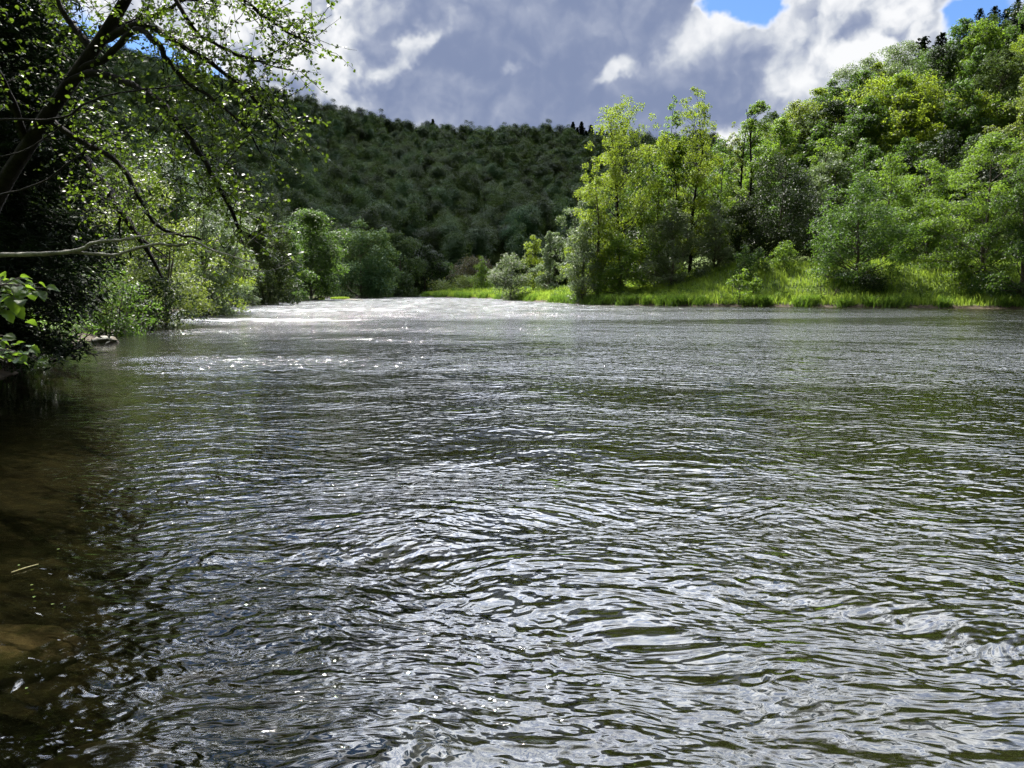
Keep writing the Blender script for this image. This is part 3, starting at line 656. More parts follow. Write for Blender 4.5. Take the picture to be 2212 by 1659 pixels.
# broad-leaved herbs and docks standing in the grass
r = np.random.default_rng(33); m_ = 900; x = r.uniform(-20, 66, m_ * 6); y = r.uniform(76, 215, m_ * 6); p2 = np.stack([x, y], 1); sd = river_sd(p2)
ok = (sd > .6) & (sd < 22) & ~inside(p2, FARPOLY) & (x / y < .72) & (vnoise(x, y, 9, 4) > -.1); x, y = x[ok][:m_], y[ok][:m_]; hh = r.uniform(.35, 1.1, len(x)); z = height(x, y)
V, Fq, tn = clump_leaves(r, np.stack([x, y, z + hh * .6], 1), hh * .55, 52000, .17, 1.1, .5, .4); tag(link('meadow_herbs', mesh_np('meadow_herbs', V, Fq, L['mid'], tn)), 'darker leafy weeds standing in the meadow grass of the right bank', 'weeds', kind='stuff')
# left bank: grass foot and ground herbs
n = 60000; x = r.uniform(-60, -5, n); y = r.uniform(8, 130, n); p2 = np.stack([x, y], 1); sd = river_sd(p2); q = inside(p2, FARPOLY)
ok = (sd > .05) & (sd < 5) & q; x, y, sd = x[ok], y[ok], sd[ok]
grass_obj('bank_grass', x, y, r.uniform(.12, .55, len(x)), r.uniform(.03, .07, len(x)), 'reed', 'short grass and herbs along the shaded left bank', 6, .6)
# grassy tongue on the left bank below the bright tree, and tussocks in the far shallows
def mound(name, cxy, rx, ry, hh, mat):
    r = np.random.default_rng(int(abs(cxy[0] * 7 + cxy[1] * 3))); nth, nr = 22, 6; V = []; Fm = []
    for a in range(nr):
        for b in range(nth):
            th = 2 * pi * b / nth; f = a / (nr - 1); w_ = 1 + .15 * sin(3 * th + cxy[0]) + .1 * sin(5 * th)
            V.append((cos(th) * rx * f * w_, sin(th) * ry * f * w_, hh * (1 - f ** 2) - .15 * f + .02 * r.normal()))
    for a in range(nr - 1):
        for b in range(nth): Fm.append((a * nth + b, (a + 1) * nth + b, (a + 1) * nth + (b + 1) % nth, a * nth + (b + 1) % nth))
    o = link(name, mesh_np(name, np.array(V), np.array(Fm), mat, smooth=True)); o.location = (cxy[0], cxy[1], 0); return o
soil_m = rough_mat('wet_soil', (.03, .025, .015), (.07, .055, .035), 4, .6)
def tussock(px, v, wpx, hh, dens, label, seed, gh=.5):
    Yd = CAMZ / math.tan(PITCH + math.atan((v - CY) / FPX)); c = P(px, v, Yd); rx = wpx / 2 / FPX * Yd
    o = empty('grass_tussock', (c[0], c[1], 0), label, 'tussock', 'grass tussocks in the river'); rr = np.random.default_rng(seed)
    m_ = mound('gravel_base', (0.01, 0.02), rx, max(.5, rx * .5), hh, soil_m); m_.parent = o; m_.location = (0, 0, 0)
    n = int(dens); th = rr.uniform(0, 6.28, n); f = np.sqrt(rr.uniform(0, .8, n)); x = np.cos(th) * f * rx; y = np.sin(th) * f * max(.5, rx * .5)
    V, F4, F3 = blades(x, y, hh * (1 - f ** 2) * np.ones(n), rr.uniform(.4, 1.1, n) * gh, rr.uniform(.05, .12, n), rr, .5)
    t = rr.uniform(size=n); link('grass_tuft', mesh_np('grass_tuft', V, [F4, F3], L['grass'], np.concatenate([t, t])), o)
tussock(478, 660, 55, .25, 2600, 'bright grassy tongue at the left bank below the yellow-green tree', 1, .7)
tussock(558, 650, 14, .15, 300, 'tiny grass tuft, leftmost of those in the far shallows', 2)
tussock(580, 649, 10, .15, 250, 'tiny grass tuft second from the left in the far shallows', 3)
tussock(612, 648.5, 10, .12, 200, 'small grass tuft in the far shallows below the stepped tree', 4)
tussock(690, 647.5, 26, .15, 600, 'flat grass tussock in the far shallows, left of the widest one', 5)
tussock(735, 646.5, 46, .18, 1100, 'widest flat grass tussock in the far shallows', 6)

# ------------------------------------------------------------------ near left: spruces
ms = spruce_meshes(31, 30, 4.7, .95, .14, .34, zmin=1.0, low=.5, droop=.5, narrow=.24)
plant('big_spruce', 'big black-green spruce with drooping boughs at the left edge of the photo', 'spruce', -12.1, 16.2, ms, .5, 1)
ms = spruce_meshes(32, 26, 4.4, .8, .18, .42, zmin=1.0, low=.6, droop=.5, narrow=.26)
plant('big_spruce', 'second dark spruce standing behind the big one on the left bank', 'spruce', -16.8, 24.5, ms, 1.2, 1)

# ------------------------------------------------------------------ near left: the overhanging alder
def shoots(tb, LV, start, direc, length, r, leaf=.052, gap=.042, sag=.25, rad=.006):
    n = max(4, int(length / .09)); d = norm(np.asarray(direc, float)); p = np.array(start, float); pp = [p.copy()]
    for k in range(n):
        d = norm(d + r.normal(size=3) * .16 + np.array([0, 0, -sag * .08])); p = p + d * length / n; pp.append(p.copy())
    pp = np.array(pp); tb.add(pp, np.linspace(rad, rad * .35, len(pp)), 3)
    m = int(length / gap); f = np.sort(r.uniform(.12, 1, m)); q = np.stack([np.interp(f, np.linspace(0, 1, len(pp)), pp[:, c]) for c in range(3)], 1)
    T = norm(r.normal(size=(m, 3)) * .8 + d * .6 + np.array([0, 0, -.25])); Nn = norm(np.array([0, 0, .8]) + r.normal(size=(m, 3)) * .55)
    LV.append((q + T * .012, Nn, T, leaf * r.uniform(.65, 1.25, m)))
    return pp
def limb(tb, LV, ctrl, r0, r1, r, nshoot, sl=(.35, .9), leaf=.052, gap=.042, f0=.15, sides=6, sub=.35):
    c = curve_pts(ctrl, 6); c = c + np.cumsum(r.normal(size=c.shape) * .010, 0); tb.add(c, np.linspace(r0, r1, len(c)), sides)
    for k in range(nshoot):
        f = r.uniform(f0, 1); i_ = int(f * (len(c) - 2)); p = c[i_] + (c[i_ + 1] - c[i_]) * r.uniform()
        d = norm(c[i_ + 1] - c[i_]) * .6 + norm(r.normal(size=3)) * .9
        pp = shoots(tb, LV, p, d, r.uniform(*sl), r, leaf, gap)
        if r.uniform() < sub:
            shoots(tb, LV, pp[len(pp) // 2], d + r.normal(size=3) * .6, r.uniform(*sl) * .6, r, leaf, gap)
    return c
def leaves_obj(LV, name, mat, parent, seed=1):
    r = np.random.default_rng(seed); C, N_, T, S = (np.concatenate([a[k] for a in LV]) for k in range(4))
    V, F4, F3 = leaf6(C, N_, T, S); t = r.uniform(size=len(C)); o = link(name, mesh_np(name, V, [F4, F3], L[mat], np.concatenate([t] * 4)), parent); return o

r = np.random.default_rng(41); tb = Tubes(); LV = []
root = np.array([-9.3, 11.6, 0.0]); root[2] = gz(root[0], root[1])
al = empty('alder_tree', tuple(root), 'leaning alder with dark trunk and leafy branches arching over the river at the upper left', 'tree')
def Q(px, v, Yd): return P(px, v, Yd) - root
tb.add(curve_pts([(0, 0, -.3), Q(-30, 480, 11.4), Q(70, 300, 11.1), Q(165, 160, 11), Q(235, 60, 11), Q(290, -40, 10.8), Q(330, -160, 10.6), Q(350, -330, 10.4), Q(352, -560, 10.3)], 7), np.linspace(.125, .035, 57), 10)
def limbp(lst, r0, r1, ns, **kw): limb(tb, LV, [Q(*a) for a in lst], r0, r1, r, ns, **kw)
limbp([(110, 225, 11), (190, 160, 10.9), (300, 190, 10.4), (370, 240, 10.0), (430, 330, 9.7), (490, 430, 9.5), (530, 490, 9.4), (560, 500, 9.3)], .060, .012, 64, f0=.25)
limbp([(165, 160, 11), (230, 120, 10.8), (300, 62, 10.4), (350, 88, 10.1), (380, 130, 10), (420, 170, 9.9), (470, 205, 9.7), (530, 260, 9.5), (580, 330, 9.3)], .055, .008, 62, f0=.2)
limbp([(225, 85, 11), (300, 55, 10.6), (360, 85, 10.3), (430, 135, 10.1), (480, 165, 10), (545, 230, 9.7), (600, 290, 9.6)], .06, .01, 56, f0=.15)
limbp([(300, -60, 10.8), (420, -40, 10.6), (520, -10, 10.4), (570, 30, 10.2), (620, 60, 10), (680, 80, 9.9)], .045, .008, 64, f0=.15, sl=(.25, .8))
limbp([(320, -120, 10.6), (400, 20, 10.3), (450, 80, 10.2), (520, 120, 10.1), (560, 130, 10.0), (640, 150, 9.8)], .035, .006, 34, f0=.2)
limbp([(100, 250, 11.2), (170, 300, 10.9), (250, 355, 10.7), (300, 430, 10.5), (340, 500, 10.4), (420, 530, 10.2), (470, 560, 10.1)], .05, .01, 44, f0=.1)
limbp([(200, 110, 11), (140, 40, 11.2), (90, -60, 11.4)], .06, .02, 34, f0=.1)
limbp([(215, 60, 11), (330, 40, 11.4), (400, 10, 11.6), (470, 20, 11.7)], .04, .01, 40, f0=.1)
limbp([(330, -180, 10.6), (420, -160, 9.6), (560, -170, 8.4), (700, -150, 7.6)], .06, .01, 80, f0=.1, sl=(.4, 1.1))
limbp([(340, -260, 10.5), (300, -330, 8.8), (240, -400, 7.4), (200, -480, 6.4)], .06, .01, 90, f0=.1, sl=(.5, 1.2))
limbp([(350, -330, 10.4), (420, -520, 9.2), (480, -700, 8.2)], .05, .01, 80, f0=.1, sl=(.5, 1.2))
limbp([(60, 320, 11.3), (20, 200, 10.5), (-60, 60, 9.8), (-120, -140, 9)], .06, .01, 22, f0=.1, sl=(.5, 1.2))
# the part of the crown above the picture, which shades the shallows
for k in range(620):
    o = norm(r.normal(size=3)) * np.array([3.6, 3.4, 2.4]) * r.uniform(.3, 1) ** .5
    shoots(tb, LV, np.array([-4.9, 12.2, 9.6]) - root + o, norm(r.normal(size=3)), r.uniform(.4, .9), r, .075, .04)
# leaf masses of the lower, denser branches
for (px, v, rx, ry, Yd, ns) in [(215, 265, 75, 60, 11.2, 50), (230, 345, 65, 55, 11.6, 40), (330, 335, 65, 50, 11, 30), (450, 290, 50, 45, 9.8, 26), (420, 395, 70, 40, 9.9, 40), (490, 420, 45, 35, 9.6, 24), (240, 420, 80, 35, 12, 46), (560, 205, 45, 25, 9.8, 16), (590, 248, 30, 18, 9.6, 12), (635, 262, 10, 25, 9.5, 5), (400, 225, 40, 30, 10, 14), (330, 60, 90, 45, 11, 36), (190, 50, 60, 50, 11.5, 14), (640, 60, 50, 45, 10, 26), (210, 470, 50, 50, 12.5, 12)]:
    c = Q(px, v, Yd)
    for k in range(ns):
        o = np.array([r.normal() * rx / FPX * Yd * .55, r.normal() * .5, r.normal() * ry / FPX * Yd * .55])
        shoots(tb, LV, c + o, norm(r.normal(size=3)) + o * .5, r.uniform(.25, .6), r)
link('trunk', tb.mesh('trunk', bark_dark), al); leaves_obj(LV, 'crown', 'alder', al, 4)

# dead leaning stem from the alder's foot, and the bare tree whose grey branches cross the left side
r = np.random.default_rng(43); tb = Tubes()
root = np.array([-6.9, 7.2, 0.0]); root[2] = gz(root[0], root[1])
bt = empty('bare_tree', tuple(root), 'bare grey branches crossing in from the left edge over the dark water', 'tree')
tb.add(curve_pts([(0, 0, -.3), (.15, .05, 1.2), (.2, 0, 2.6), (.35, .1, 3.8), (.4, .1, 5.0)], 5), np.linspace(.09, .03, 21), 8)
link('trunk', tb.mesh('trunk', bark_dark), bt)
def bare(ctrl, r0, r1, mat=bark_grey, twigs=()):
    tb = Tubes(); c = curve_pts([Q(*a) for a in ctrl], 7); c = c + np.cumsum(r.normal(size=c.shape) * .0025, 0)
    tb.add(c, np.linspace(r0, r1, len(c)) * (1 + .12 * np.sin(np.arange(len(c)) * 1.9)), 7)
    for tw in twigs: tb.add(curve_pts([Q(*a) for a in tw], 5), np.linspace(r1 * 1.1, .0015, (len(tw) - 1) * 5 + 1), 4)
    link('branch', tb.mesh('branch', mat), bt)
bare([(-440, 560, 7.2), (-200, 552, 7.0), (0, 548, 6.6), (110, 546, 6.4), (180, 541, 6.3), (205, 525, 6.2), (270, 518, 6.1), (300, 518, 6.1)], .026, .009,
     twigs=[[(280, 519, 6.1), (283, 512, 6.1), (310, 510, 6.0), (340, 506, 6), (420, 500, 5.9), (440, 480, 5.9)], [(320, 505, 6), (350, 470, 6.1), (400, 440, 6.2)]])
bare([(150, 545, 6.35), (250, 551, 6.2), (272, 540, 6.1), (340, 528, 6.0), (400, 530, 5.9), (440, 528, 5.9), (470, 535, 5.8), (540, 560, 5.7), (640, 595, 5.6)][:2] + [(262, 549, 6.15), (330, 531, 6), (365, 534, 5.9), (395, 534, 5.9), (412, 526, 5.8), (450, 545, 5.7), (500, 560, 5.6), (555, 578, 5.5)], .014, .004,
     twigs=[[(495, 560, 5.6), (530, 530, 5.5), (560, 505, 5.5), (592, 492, 5.4), (600, 470, 5.4)], [(470, 552, 5.65), (510, 575, 5.6), (560, 586, 5.5), (600, 580, 5.5), (640, 560, 5.5)], [(520, 566, 5.6), (545, 562, 5.6)], [(365, 533, 5.9), (390, 527, 5.9), (398, 520, 5.9)]])
bare([(-440, 330, 7.2), (-200, 262, 7.0), (0, 256, 6.7), (130, 253, 6.5), (190, 222, 6.4), (260, 202, 6.3), (330, 194, 6.2), (440, 184, 6)], .014, .004, bark_dark)
bare([(-440, 500, 7.2), (-200, 450, 7), (0, 418, 6.7), (90, 385, 6.5), (160, 335, 6.4), (230, 290, 6.3), (310, 270, 6.2)], .013, .003, bark_dark)
bare([(-440, 400, 7.3), (-200, 370, 7.2), (0, 338, 6.9), (90, 300, 6.7), (170, 240, 6.6), (200, 238, 6.5)], .010, .003, bark_dark)
# thick dark leaning stem below the alder
tb = Tubes(); root = np.array([-12.4, 19.0, 0.0]); root[2] = gz(root[0], root[1])
ls_ = empty('leaning_trunk', tuple(root), 'thick dark bare trunk slanting down in front of the olive willow', 'tree trunk')
ls_['label'] = 'dark bare stem slanting down from upper left in front of the olive willow'
c = curve_pts([(0, 0, -.3), Q(40, 420, 18.2), Q(150, 330, 17), Q(215, 385, 15.5), Q(262, 455, 14.6), (Q(300, 512, 14.2)), Q(330, 560, 14), Q(350, 600, 13.9)], 5)
tb.add(c, np.concatenate([np.linspace(.14, .085, 18), np.linspace(.085, .02, len(c) - 18)]), 8)
for a in ([(300, 512, 14.2), (340, 540, 14), (365, 560, 13.9)], [(262, 455, 14.6), (258, 500, 14.5), (268, 540, 14.4)]):
    tb.add(curve_pts([Q(*q_) for q_ in a], 4), np.linspace(.03, .006, 9), 5)
link('stem', tb.mesh('stem', bark_dark), ls_)

# ------------------------------------------------------------------ foreground hazel leaves
def hazel_leaf(T, N_, base, s, r):
    T = norm(T - (T @ N_) * N_); B = np.cross(N_, T); nu, out = 9, []
    rows = []
    for i_ in range(nu):
        u = i_ / (nu - 1); wd = .42 * (np.sin(pi * min(1, u * 1.02) ** .72)) ** .85 if 0 < u < 1 else .0
        ser = 1 + .07 * (-1) ** i_
        rows.append([(u, f * wd * ser, (abs(f) * wd) * .35 - .28 * u * u + .03 * sin(9 * u + f * 3)) for f in (-1, -.5, 0, .5, 1)])
    V = np.array([[base + (T * a + B * b + N_ * c_) * s for (a, b, c_) in rw] for rw in rows]).reshape(-1, 3)
    F_ = np.array([(i_ * 5 + j_, i_ * 5 + j_ + 1, (i_ + 1) * 5 + j_ + 1, (i_ + 1) * 5 + j_) for i_ in range(nu - 1) for j_ in range(4)])
    return V, F_
def hazel(label, x0, y0, sprays, seed):
    r = np.random.default_rng(seed); root = np.array([x0, y0, gz(x0, y0)]); e = empty('hazel_bush', tuple(root), label, 'bush')
    tb = Tubes(); VV, FF, TT, n_ = [], [], [], 0
    for (ctrl, cnt, ls_) in sprays:
        c = curve_pts([np.zeros(3)] + [P(*a) - root for a in ctrl], 6); tb.add(c, np.linspace(.012, .0025, len(c)), 5)
        for k in range(cnt):
            f = r.uniform(.55, 1); i_ = min(int(f * (len(c) - 1)), len(c) - 2); p = c[i_] + (c[i_ + 1] - c[i_]) * r.uniform()
            d = norm(np.array([r.uniform(-.4, 1.1), r.uniform(-.8, .8), r.uniform(-.5, .25)])); stalk = p + d * r.uniform(.02, .10) + np.array([0, 0, r.normal() * .025])
            tb.add([p, (p + stalk) / 2 + np.array([0, 0, .006]), stalk], [.0022, .0018, .0015], 4)
            Nn = norm(np.array([r.normal() * .35, -.25 + r.normal() * .35, .9])); V, F_ = hazel_leaf(norm(d + np.array([0, 0, -.25])), Nn, stalk, ls_ * r.uniform(.7, 1.2), r)
            VV.append(V); FF.append(F_ + n_); n_ += len(V); TT.append(np.full(len(F_), r.uniform()))
    link('leaves', mesh_np('leaves', np.concatenate(VV), np.concatenate(FF), L['hazel'], np.concatenate(TT), smooth=True), e)
    link('twigs', tb.mesh('twigs', bark), e)
hazel('bright green hazel leaves poking in at the left edge above the dark water', -4.7, 4.6, [([(-120, 640, 4.1), (-40, 622, 4.0), (30, 615, 3.95), (85, 632, 3.9)], 26, .075), ([(-120, 670, 4.2), (-50, 650, 4.1), (10, 650, 4.05), (60, 655, 4.0)], 20, .075), ([(-100, 620, 4.2), (-40, 606, 4.1), (10, 606, 4.1)], 12, .07), ([(-110, 745, 4.2), (-50, 735, 4.1), (0, 728, 4.0)], 7, .07)], 3)
hazel('lower cluster of smaller green leaves at the left edge near the water', -5.2, 5.4, [([(-120, 790, 5.0), (-50, 765, 4.8), (10, 755, 4.7), (62, 768, 4.6)], 26, .07), ([(-110, 800, 5.0), (-40, 782, 4.8), (30, 775, 4.7)], 16, .065)], 5)

# ------------------------------------------------------------------ rocks, driftwood, debris
def rock(name, label, c, sx, sy, sz, seed, cat='rock', group=None, flat=1.0, mat=stone_m):
    import bmesh
    bm = bmesh.new(); bmesh.ops.create_icosphere(bm, subdivisions=4, radius=1); r = np.random.default_rng(seed)
    ks = r.normal(size=(9, 3)) * np.array([1.2, 2.0, 3.6, 5, 7, 9, 12, 15, 18])[:, None] * .5; ph = r.uniform(0, 6.28, 9)
    for v in bm.verts:
        p = np.array(v.co); n_ = sum(sin(float(ks[i_] @ p) + ph[i_]) * .14 / (1 + i_ * .55) for i_ in range(9)); p = p * (1 + n_)
        if flat < 1: p[2] = min(p[2], flat + .05 * n_)
        v.co = (p[0] * sx, p[1] * sy, p[2] * sz)
    me = bpy.data.meshes.new(name); bm.to_mesh(me); bm.free(); me.materials.append(mat)
    for pl in me.polygons: pl.use_smooth = True
    o = link(name, me); o.location = c; return tag(o, label, cat, group)
def onwater(px, v):
    Yd = CAMZ / math.tan(PITCH + math.atan((v - CY) / FPX)); return P(px, v, Yd)
c = onwater(20, 1385); rock('submerged_slab', 'flat brown slab of rock just under the water at the lower left', (c[0] - .12, c[1], -.105), .50, .32, .10, 1, flat=.75, mat=rough_mat('slab_stone', (.20, .155, .105), (.36, .28, .19), 6, .6, .7, (.10, .10, .04), 2.5))
c = onwater(210, 1560); rock('submerged_stone', 'reddish brown stone under the water at the bottom left corner', (c[0], c[1], -.30), .34, .26, .14, 2)
c = onwater(480, 1330); rock('submerged_stone', 'dim dark stone under the ripples right of the brown slab', (c[0], c[1], -.52), .4, .3, .14, 3)
for (px, v, s, lb) in [(232, 702, .8, 'dark wet rock at the left bank under the shrub, nearest the willow'), (262, 699, .6, 'dark block of rock at the bank end beside the white riffle'), (225, 760 - 20, .45, 'small grey stone at the water on the left bank'), (128, 745, .5, 'pale stone at the left bank near the hazel leaves'), (400, 668, .9, 'low flat rock at the bank below the bright yellow-green tree')]:
    c = onwater(px, v); rock('bank_rock', lb, (c[0], c[1], .05), s, s * .7, s * .45, int(px), group='rocks along the left bank', mat=stone_m)
for k, (px, v, s, lb) in enumerate([(590, 651.5, .9, 'low dark stone breaking the far riffle, leftmost of its kind'), (655, 650, 1.1, 'dark stone breaking the far riffle below the tall leafy tree'), (760, 648.5, 1.3, 'long low dark stone in the far riffle below the broad rounded tree'), (520, 656, .6, 'small dark stone in the riffle near the bright grassy tongue')]):
    c = onwater(px, v); rock('river_rock', lb, (c[0], c[1], .0), s * 1.6, s * .7, s * .22, 80 + k, group='stones in the far riffle', mat=stone_m)
r = np.random.default_rng(8)
for k, (px, v) in enumerate([(1690, 660), (1900, 664), (2050, 664.5), (1760, 661.5), (2110, 665)]):
    c = onwater(px, v); rock('bank_stone', ['pale flat stone at the mud edge of the right bank below the saplings', 'small stone at the water below the reddish-topped tree', 'stone at the mud edge under the small light green shrub', 'small flat stone on the muddy edge left of the reddish-topped tree', 'small stone at the water below the largest shore tree'][k], (c[0], c[1] + .3, .05), .35, .3, .14, 50 + k, group='stones along the right bank')
# driftwood branches on the right bank
def driftwood(label, base, n, size, seed, mat=bark_grey, name='dead_branch'):
    r = np.random.default_rng(seed); tb = Tubes(); o = tag(bpy.data.objects.new(name, None), label, 'dead branch')
    def rec(p, d, ln, rad, dep):
        q = [p]
        for k in range(5): d = norm(d + r.normal(size=3) * .22); q.append(q[-1] + d * ln / 5)
        tb.add(q, np.linspace(rad, rad * .4, 6), 5)
        if dep > 0:
            for k in range(3): rec(q[2 + k], norm(d + r.normal(size=3) * .8), ln * .6, rad * .5, dep - 1)
    for k in range(n): rec(np.array([r.normal() * size * .3, r.normal() * .2, 0]), norm(np.array([r.normal(), r.normal() * .4, .35 + r.uniform() * .6])), size, .05 * size, 2)
    me = tb.mesh(name, mat); o = link(name, me); tag(o, label, 'dead branch'); o.location = base; return o
c = P(1795, 628, 90.5); driftwood('tangled dead branches in the grass left of the reddish-topped tree', (c[0], 90.8, gz(c[0], 90.8)), 6, 1.5, 4, bark)
c = onwater(2015, 664); driftwood('pale fallen stick lying on the muddy shore at the right', (c[0], c[1] + .5, .1), 2, 1.6, 9)
c = onwater(245, 705); driftwood('dark snag of branches dipping in the water below the left shrubs', (c[0], c[1], .1), 4, .8, 12, bark_dark)
c = onwater(170, 790); driftwood('fine dead twigs trailing in the water at the lower left bank', (c[0] - 1.3, c[1] + .6, .1), 6, 1.0, 13, bark_dark)
# floating bits
r = np.random.default_rng(3)
a, b = onwater(25, 1240), onwater(83, 1222); tb = Tubes(); tb.add(np.array([a, (a + b) / 2 + np.array([0, .004, .002]), b]) + np.array([0, 0, .012]), [.0035, .004, .003], 5)
tag(link('floating_stalk', tb.mesh('floating_stalk', rough_mat('straw', (.30, .26, .12), (.42, .38, .2), 20))), 'pale straw stalk floating on the dark water at the lower left', 'stalk')
VV, FF, n_ = [], [], 0
for (px, v) in [(38, 1225), (75, 1292), (110, 1310), (142, 1316), (60, 1490), (70, 1268), (128, 1190)]:
    c = onwater(px, v); c[2] = .014; th = r.uniform(0, 6.28); V, F_ = hazel_leaf(np.array([cos(th), sin(th), 0]), np.array([0, 0, 1.0]), c, r.uniform(.014, .03), r); V[:, 2] = .014 + (V[:, 2] - .014) * .2
    o = link('floating_leaf', mesh_np('floating_leaf', V - c, F_, L['grass'], np.full(len(F_), .6), smooth=True)); o.location = c
    tag(o, 'tiny floating leaf on the dark water at the lower left', 'leaf', 'tiny leaves floating at the lower left')

# ------------------------------------------------------------------ cloud added out of view to shade the far hill
def shade_cloud_mesh(name, c, sx, sy, sz, seed):
    import bmesh
    bm = bmesh.new(); bmesh.ops.create_icosphere(bm, subdivisions=5, radius=1); r = np.random.default_rng(seed)
    ks = norm(r.normal(size=(24, 3))) * np.geomspace(2, 26, 24)[:, None]; ph = r.uniform(0, 6.28, 24)
    for v in bm.verts:
        p = np.array(v.co); n_ = sum(abs(sin(float(ks[i_] @ p) * .5 + ph[i_])) * .30 / (1 + i_ * .3) for i_ in range(24)) - .7; p = p * (1 + min(.12, max(-.12, n_ * .3)))
        v.co = (p[0] * sx, p[1] * sy, max(p[2], -.35) * sz)
    me = bpy.data.meshes.new(name); bm.to_mesh(me); bm.free()
    m, t, out = new_mat('shade_cloud_body'); d = t.new('ShaderNodeBsdfDiffuse'); d.inputs[0].default_value = rgb(.9, .9, .92); tl = t.new('ShaderNodeBsdfTranslucent'); tl.inputs[0].default_value = rgb(.8, .83, .9)
    mx = t.new('ShaderNodeMixShader'); mx.inputs[0].default_value = .5; t.l.new(d.outputs[0], mx.inputs[1]); t.l.new(tl.outputs[0], mx.inputs[2]); t.l.new(mx.outputs[0], out.inputs[0])
    me.materials.append(m)
    for pl in me.polygons: pl.use_smooth = True
    o = link(name, me); o.location = c; return tag(o, kind='structure')
Hc = 3000; off = SUND[:2] / SUND[2] * (Hc - 60)
cl = shade_cloud_mesh('cloud', (-150 + off[0], 640 + off[1], Hc), 520, 370, 90, 6)

# ------------------------------------------------------------------ world
wd = bpy.data.worlds.new('World'); scene.world = wd; wd.use_nodes = True
t = NT(wd.node_tree); t.n.clear(); out = t.new('ShaderNodeOutputWorld'); bg = t.new('ShaderNodeBackground'); BS = .05; EXPO = 1.55; bg.inputs[1].default_value = BS
sky = t.new('ShaderNodeTexSky', sky_type='NISHITA'); sky.sun_disc = False; sky.sun_elevation = SUN_EL; sky.sun_rotation = SUN_AZ; sky.ozone_density = 2.5; sky.air_density = 1.0; sky.dust_density = .4
D = t.new('ShaderNodeTexCoord').outputs['Generated']; dx, dy, dz = t.sep(D)
az_ = t.m('ARCTAN2', dx, dy); el_ = t.m('ARCSINE', dz)
def ang(px, v):
    p = P(px, v, 100.0) - np.array([0, 0, CAMZ]); return atan2(p[0], p[1]), math.asin(p[2] / np.linalg.norm(p))
wn = t.new('ShaderNodeTexNoise'); t.put(wn.inputs['Vector'], D); wn.inputs['Scale'].default_value = 7; wn.inputs['Detail'].default_value = 5; wn.inputs['Roughness'].default_value = .6
ws = t.sep(t.vm('SUBTRACT', wn.outputs['Color'], (.5, .5, .5)))
azw = t.m('ADD', az_, t.m('MULTIPLY', ws[0], .17)); elw = t.m('ADD', el_, t.m('MULTIPLY', ws[1], .13))
def blob(px, v, wx_, wv_, ang_=0, s0=1.35, s1=.25):
    a, e = ang(px, v); u = t.m('SUBTRACT', azw, a); w_ = t.m('SUBTRACT', elw, e)
    ca, sa = cos(R_(ang_)), sin(R_(ang_)); kx, ky = FPX / wx_, FPX / wv_
    uu = t.m('MULTIPLY', t.m('ADD', t.m('MULTIPLY', u, ca), t.m('MULTIPLY', w_, sa)), kx); vv = t.m('MULTIPLY', t.m('SUBTRACT', t.m('MULTIPLY', w_, ca), t.m('MULTIPLY', u, sa)), ky)
    d = t.m('SQRT', t.m('ADD', t.m('MULTIPLY', uu, uu), t.m('MULTIPLY', vv, vv)))
    return t.ss(d, s0, s1)
def add(*a):
    s = a[0]
    for b_ in a[1:]: s = t.m('ADD', s, b_)
    return s
def mul(a, b_): return t.m('MULTIPLY', a, b_)
inv = t.m('DIVIDE', 1.0, t.m('ADD', t.m('MAXIMUM', dz, 0.0), .22)); pl = t.comb(mul(dx, inv), mul(dy, inv), 0.0)
def fb(vec, w=0.0): return t.noise(vec, 2.3, 5, .56, .25, w)
wn2 = t.new('ShaderNodeTexNoise'); t.put(wn2.inputs['Vector'], D); wn2.inputs['Scale'].default_value = 14; wn2.inputs['Detail'].default_value = 5; wn2.inputs['Roughness'].default_value = .6
Dw = t.vm('ADD', D, t.vm('SCALE', t.vm('SUBTRACT', wn2.outputs['Color'], (.5, .5, .5)))); Dw.node.inputs[1].default_value = (0, 0, 0)
sc_ = [n for n in t.n if n.bl_idname == 'ShaderNodeVectorMath' and n.operation == 'SCALE'][-1]; sc_.inputs[3].default_value = .04
def billow(vec, scale):
    v = 0.0
    for k in range(4): v = add(v, mul(t.m('ABSOLUTE', t.m('SUBTRACT', t.noise(vec, scale * 2.1 ** k, 0, .5, 0, 2.0 + k), .5)), 2.2 * .52 ** k))
    return v
def body(vec): return add(mul(billow(vec, 9.0), .75), mul(t.noise(vec, 5.0, 3, .5, 0, 3.0), .9))
n0 = fb(pl, 1.7); fine = body(Dw)
lit = mul(t.m('SUBTRACT', fine, body(t.vm('ADD', Dw, (-.008, .0, .018)))), 4.2)      # towards the sun side = lit
low = t.noise(D, 5, 4, .5, .3, 8.0)
blue = add(mul(blob(1600, 5, 92, 55, -18), .60), mul(blob(2140, 25, 85, 50, 10), .50), mul(blob(330, 145, 150, 70, -20), .65), mul(blob(560, -260, 420, 200, 20), .34), mul(blob(1900, -420, 500, 200), .3))
dark = add(mul(blob(1220, 170, 560, 230, 0, 1.25, .45), .66), mul(blob(1000, 40, 240, 110, 0, 1.2, .3), .16), mul(blob(620, 190, 90, 40, 0, 1.2, .3), .2), mul(t.ss(t.noise(pl, 1.1, 4, .5, 0, 7.0), .45, .65), .28))
cov = t.m('SUBTRACT', add(mul(n0, .5), .16, mul(fine, .30), mul(dark, .3)), blue)
alpha = t.ss(cov, .30, .54)
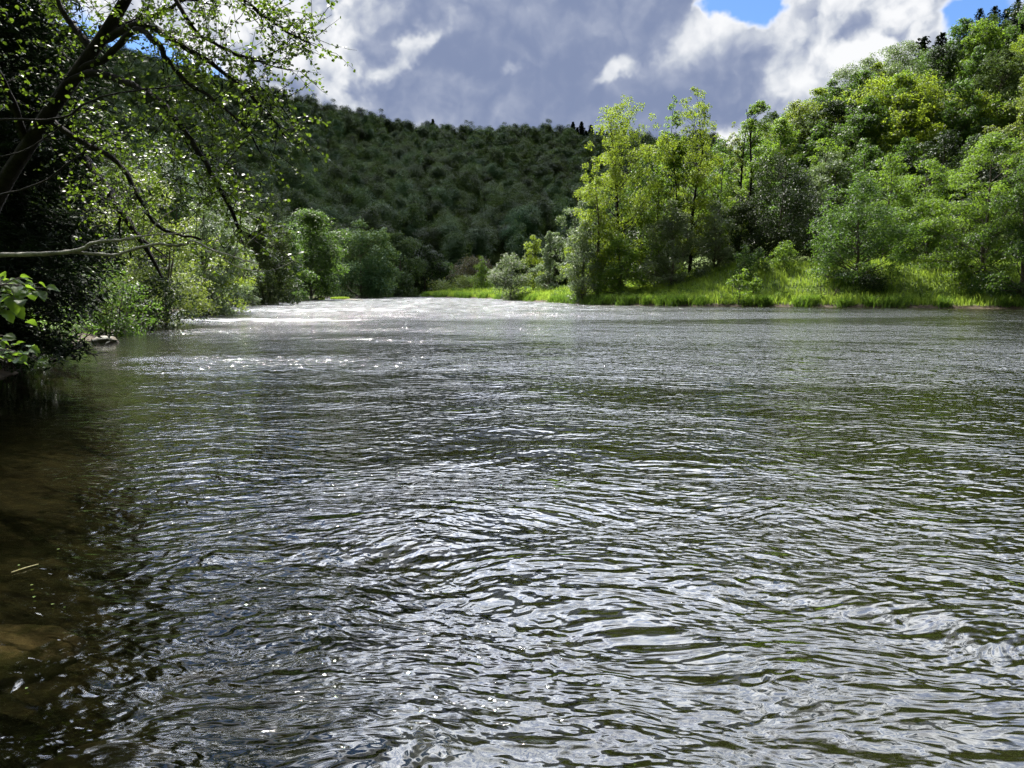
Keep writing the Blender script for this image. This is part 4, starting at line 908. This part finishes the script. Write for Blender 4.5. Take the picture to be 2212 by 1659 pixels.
white = add(mul(blob(690, 60, 190, 130, 20, 1.25, .3), .60), mul(blob(870, 135, 110, 26, 32, 1.2, .3), .75), mul(blob(915, 85, 60, 24, 35, 1.2, .3), .5), mul(blob(1330, 185, 78, 22, 4, 1.2, .3), .75), mul(blob(1070, 160, 20, 24, -60, 1.2, .3), .5), mul(blob(1880, 130, 330, 150, -15, 1.3, .4), .34), mul(blob(1530, 75, 100, 50, 30, 1.2, .3), .45), mul(blob(710, 170, 60, 90, 10, 1.2, .2), .5), mul(blob(1560, 60, 150, 90, 20, 1.3, .2), .35), mul(blob(1050, 20, 160, 50, 0, 1.3, .2), .22))
shade = t.m('SUBTRACT', add(dark, .26, mul(t.m('SUBTRACT', low, .5), 1.0)), add(mul(white, .9), mul(lit, t.m('SUBTRACT', .85, mul(t.m('MINIMUM', dark, .70), .88)))))
edge = t.ss(cov, .42, .62)
shade = t.m('MULTIPLY', t.ss(shade, -.35, 1.2), edge)
cr_ = t.new('ShaderNodeValToRGB'); t.put(cr_.inputs[0], shade); e = cr_.color_ramp; e.elements[0].color = rgb(.97, .98, 1.0); e.elements[1].color = rgb(.235, .29, .45)
x_ = e.elements.new(.35); x_.color = rgb(.62, .66, .74); x_ = e.elements.new(.7); x_.color = rgb(.37, .42, .56)
cc = t.vm('SCALE', cr_.outputs[0]); cc.node.inputs[3].default_value = 1.0 / BS / 2 ** EXPO
# brighter clouds towards the sun
sd_ = t.vm('DOT_PRODUCT', D, (-.192, .718, .669)); glow = mul(add(1.0, mul(mul(t.ss(sd_, .35, .95), mul(t.ss(dz, .345, .45), t.ss(dz, .95, .75))), 12.5), mul(t.ss(dz, .36, .7), .3)), t.ss(dy, -.4, .4, .28, 1.0)); n_ = t.new('ShaderNodeVectorMath', operation='SCALE'); t.put(n_.inputs[0], cc); t.put(n_.inputs[3], glow)
skyc = t.mix(1.0, sky.outputs[0], rgb(.64, .84, 1.12), 'MULTIPLY')
t.put(bg.inputs[0], t.mix(alpha, skyc, n_.outputs[0])); t.l.new(bg.outputs[0], out.inputs[0])
wd.cycles.sampling_method = 'MANUAL'; wd.cycles.sample_map_resolution = 512

sl = bpy.data.lights.new('sun', 'SUN'); sl.energy = 5.0; sl.angle = R_(.53); sl.color = (1, .95, .86); so = bpy.data.objects.new('sun', sl); COL.objects.link(so)
so.rotation_euler = Vector(tuple(SUND)).to_track_quat('Z', 'Y').to_euler()

cam = bpy.data.cameras.new('camera'); co = bpy.data.objects.new('camera', cam); COL.objects.link(co); scene.camera = co
cam.sensor_width = 36; cam.lens = FPX / 2212 * 36; cam.clip_end = 6000; cam.clip_start = .05
co.location = (0, 0, CAMZ); co.rotation_euler = (pi / 2 - PITCH, 0, 0)

vs = scene.view_settings; vs.view_transform = 'Standard'; vs.look = 'None'; vs.exposure = EXPO; vs.gamma = 1; vs.use_curve_mapping = False
c_ = scene.cycles; c_.max_bounces = 6; c_.diffuse_bounces = 2; c_.glossy_bounces = 3; c_.transmission_bounces = 3; c_.transparent_max_bounces = 6
c_.caustics_reflective = False; c_.caustics_refractive = False; c_.sample_clamp_indirect = 3; c_.sample_clamp_direct = 0; c_.use_denoising = True; c_.denoising_prefilter = 'NONE'; c_.use_adaptive_sampling = True; c_.adaptive_threshold = .02
scene.render.use_persistent_data = False
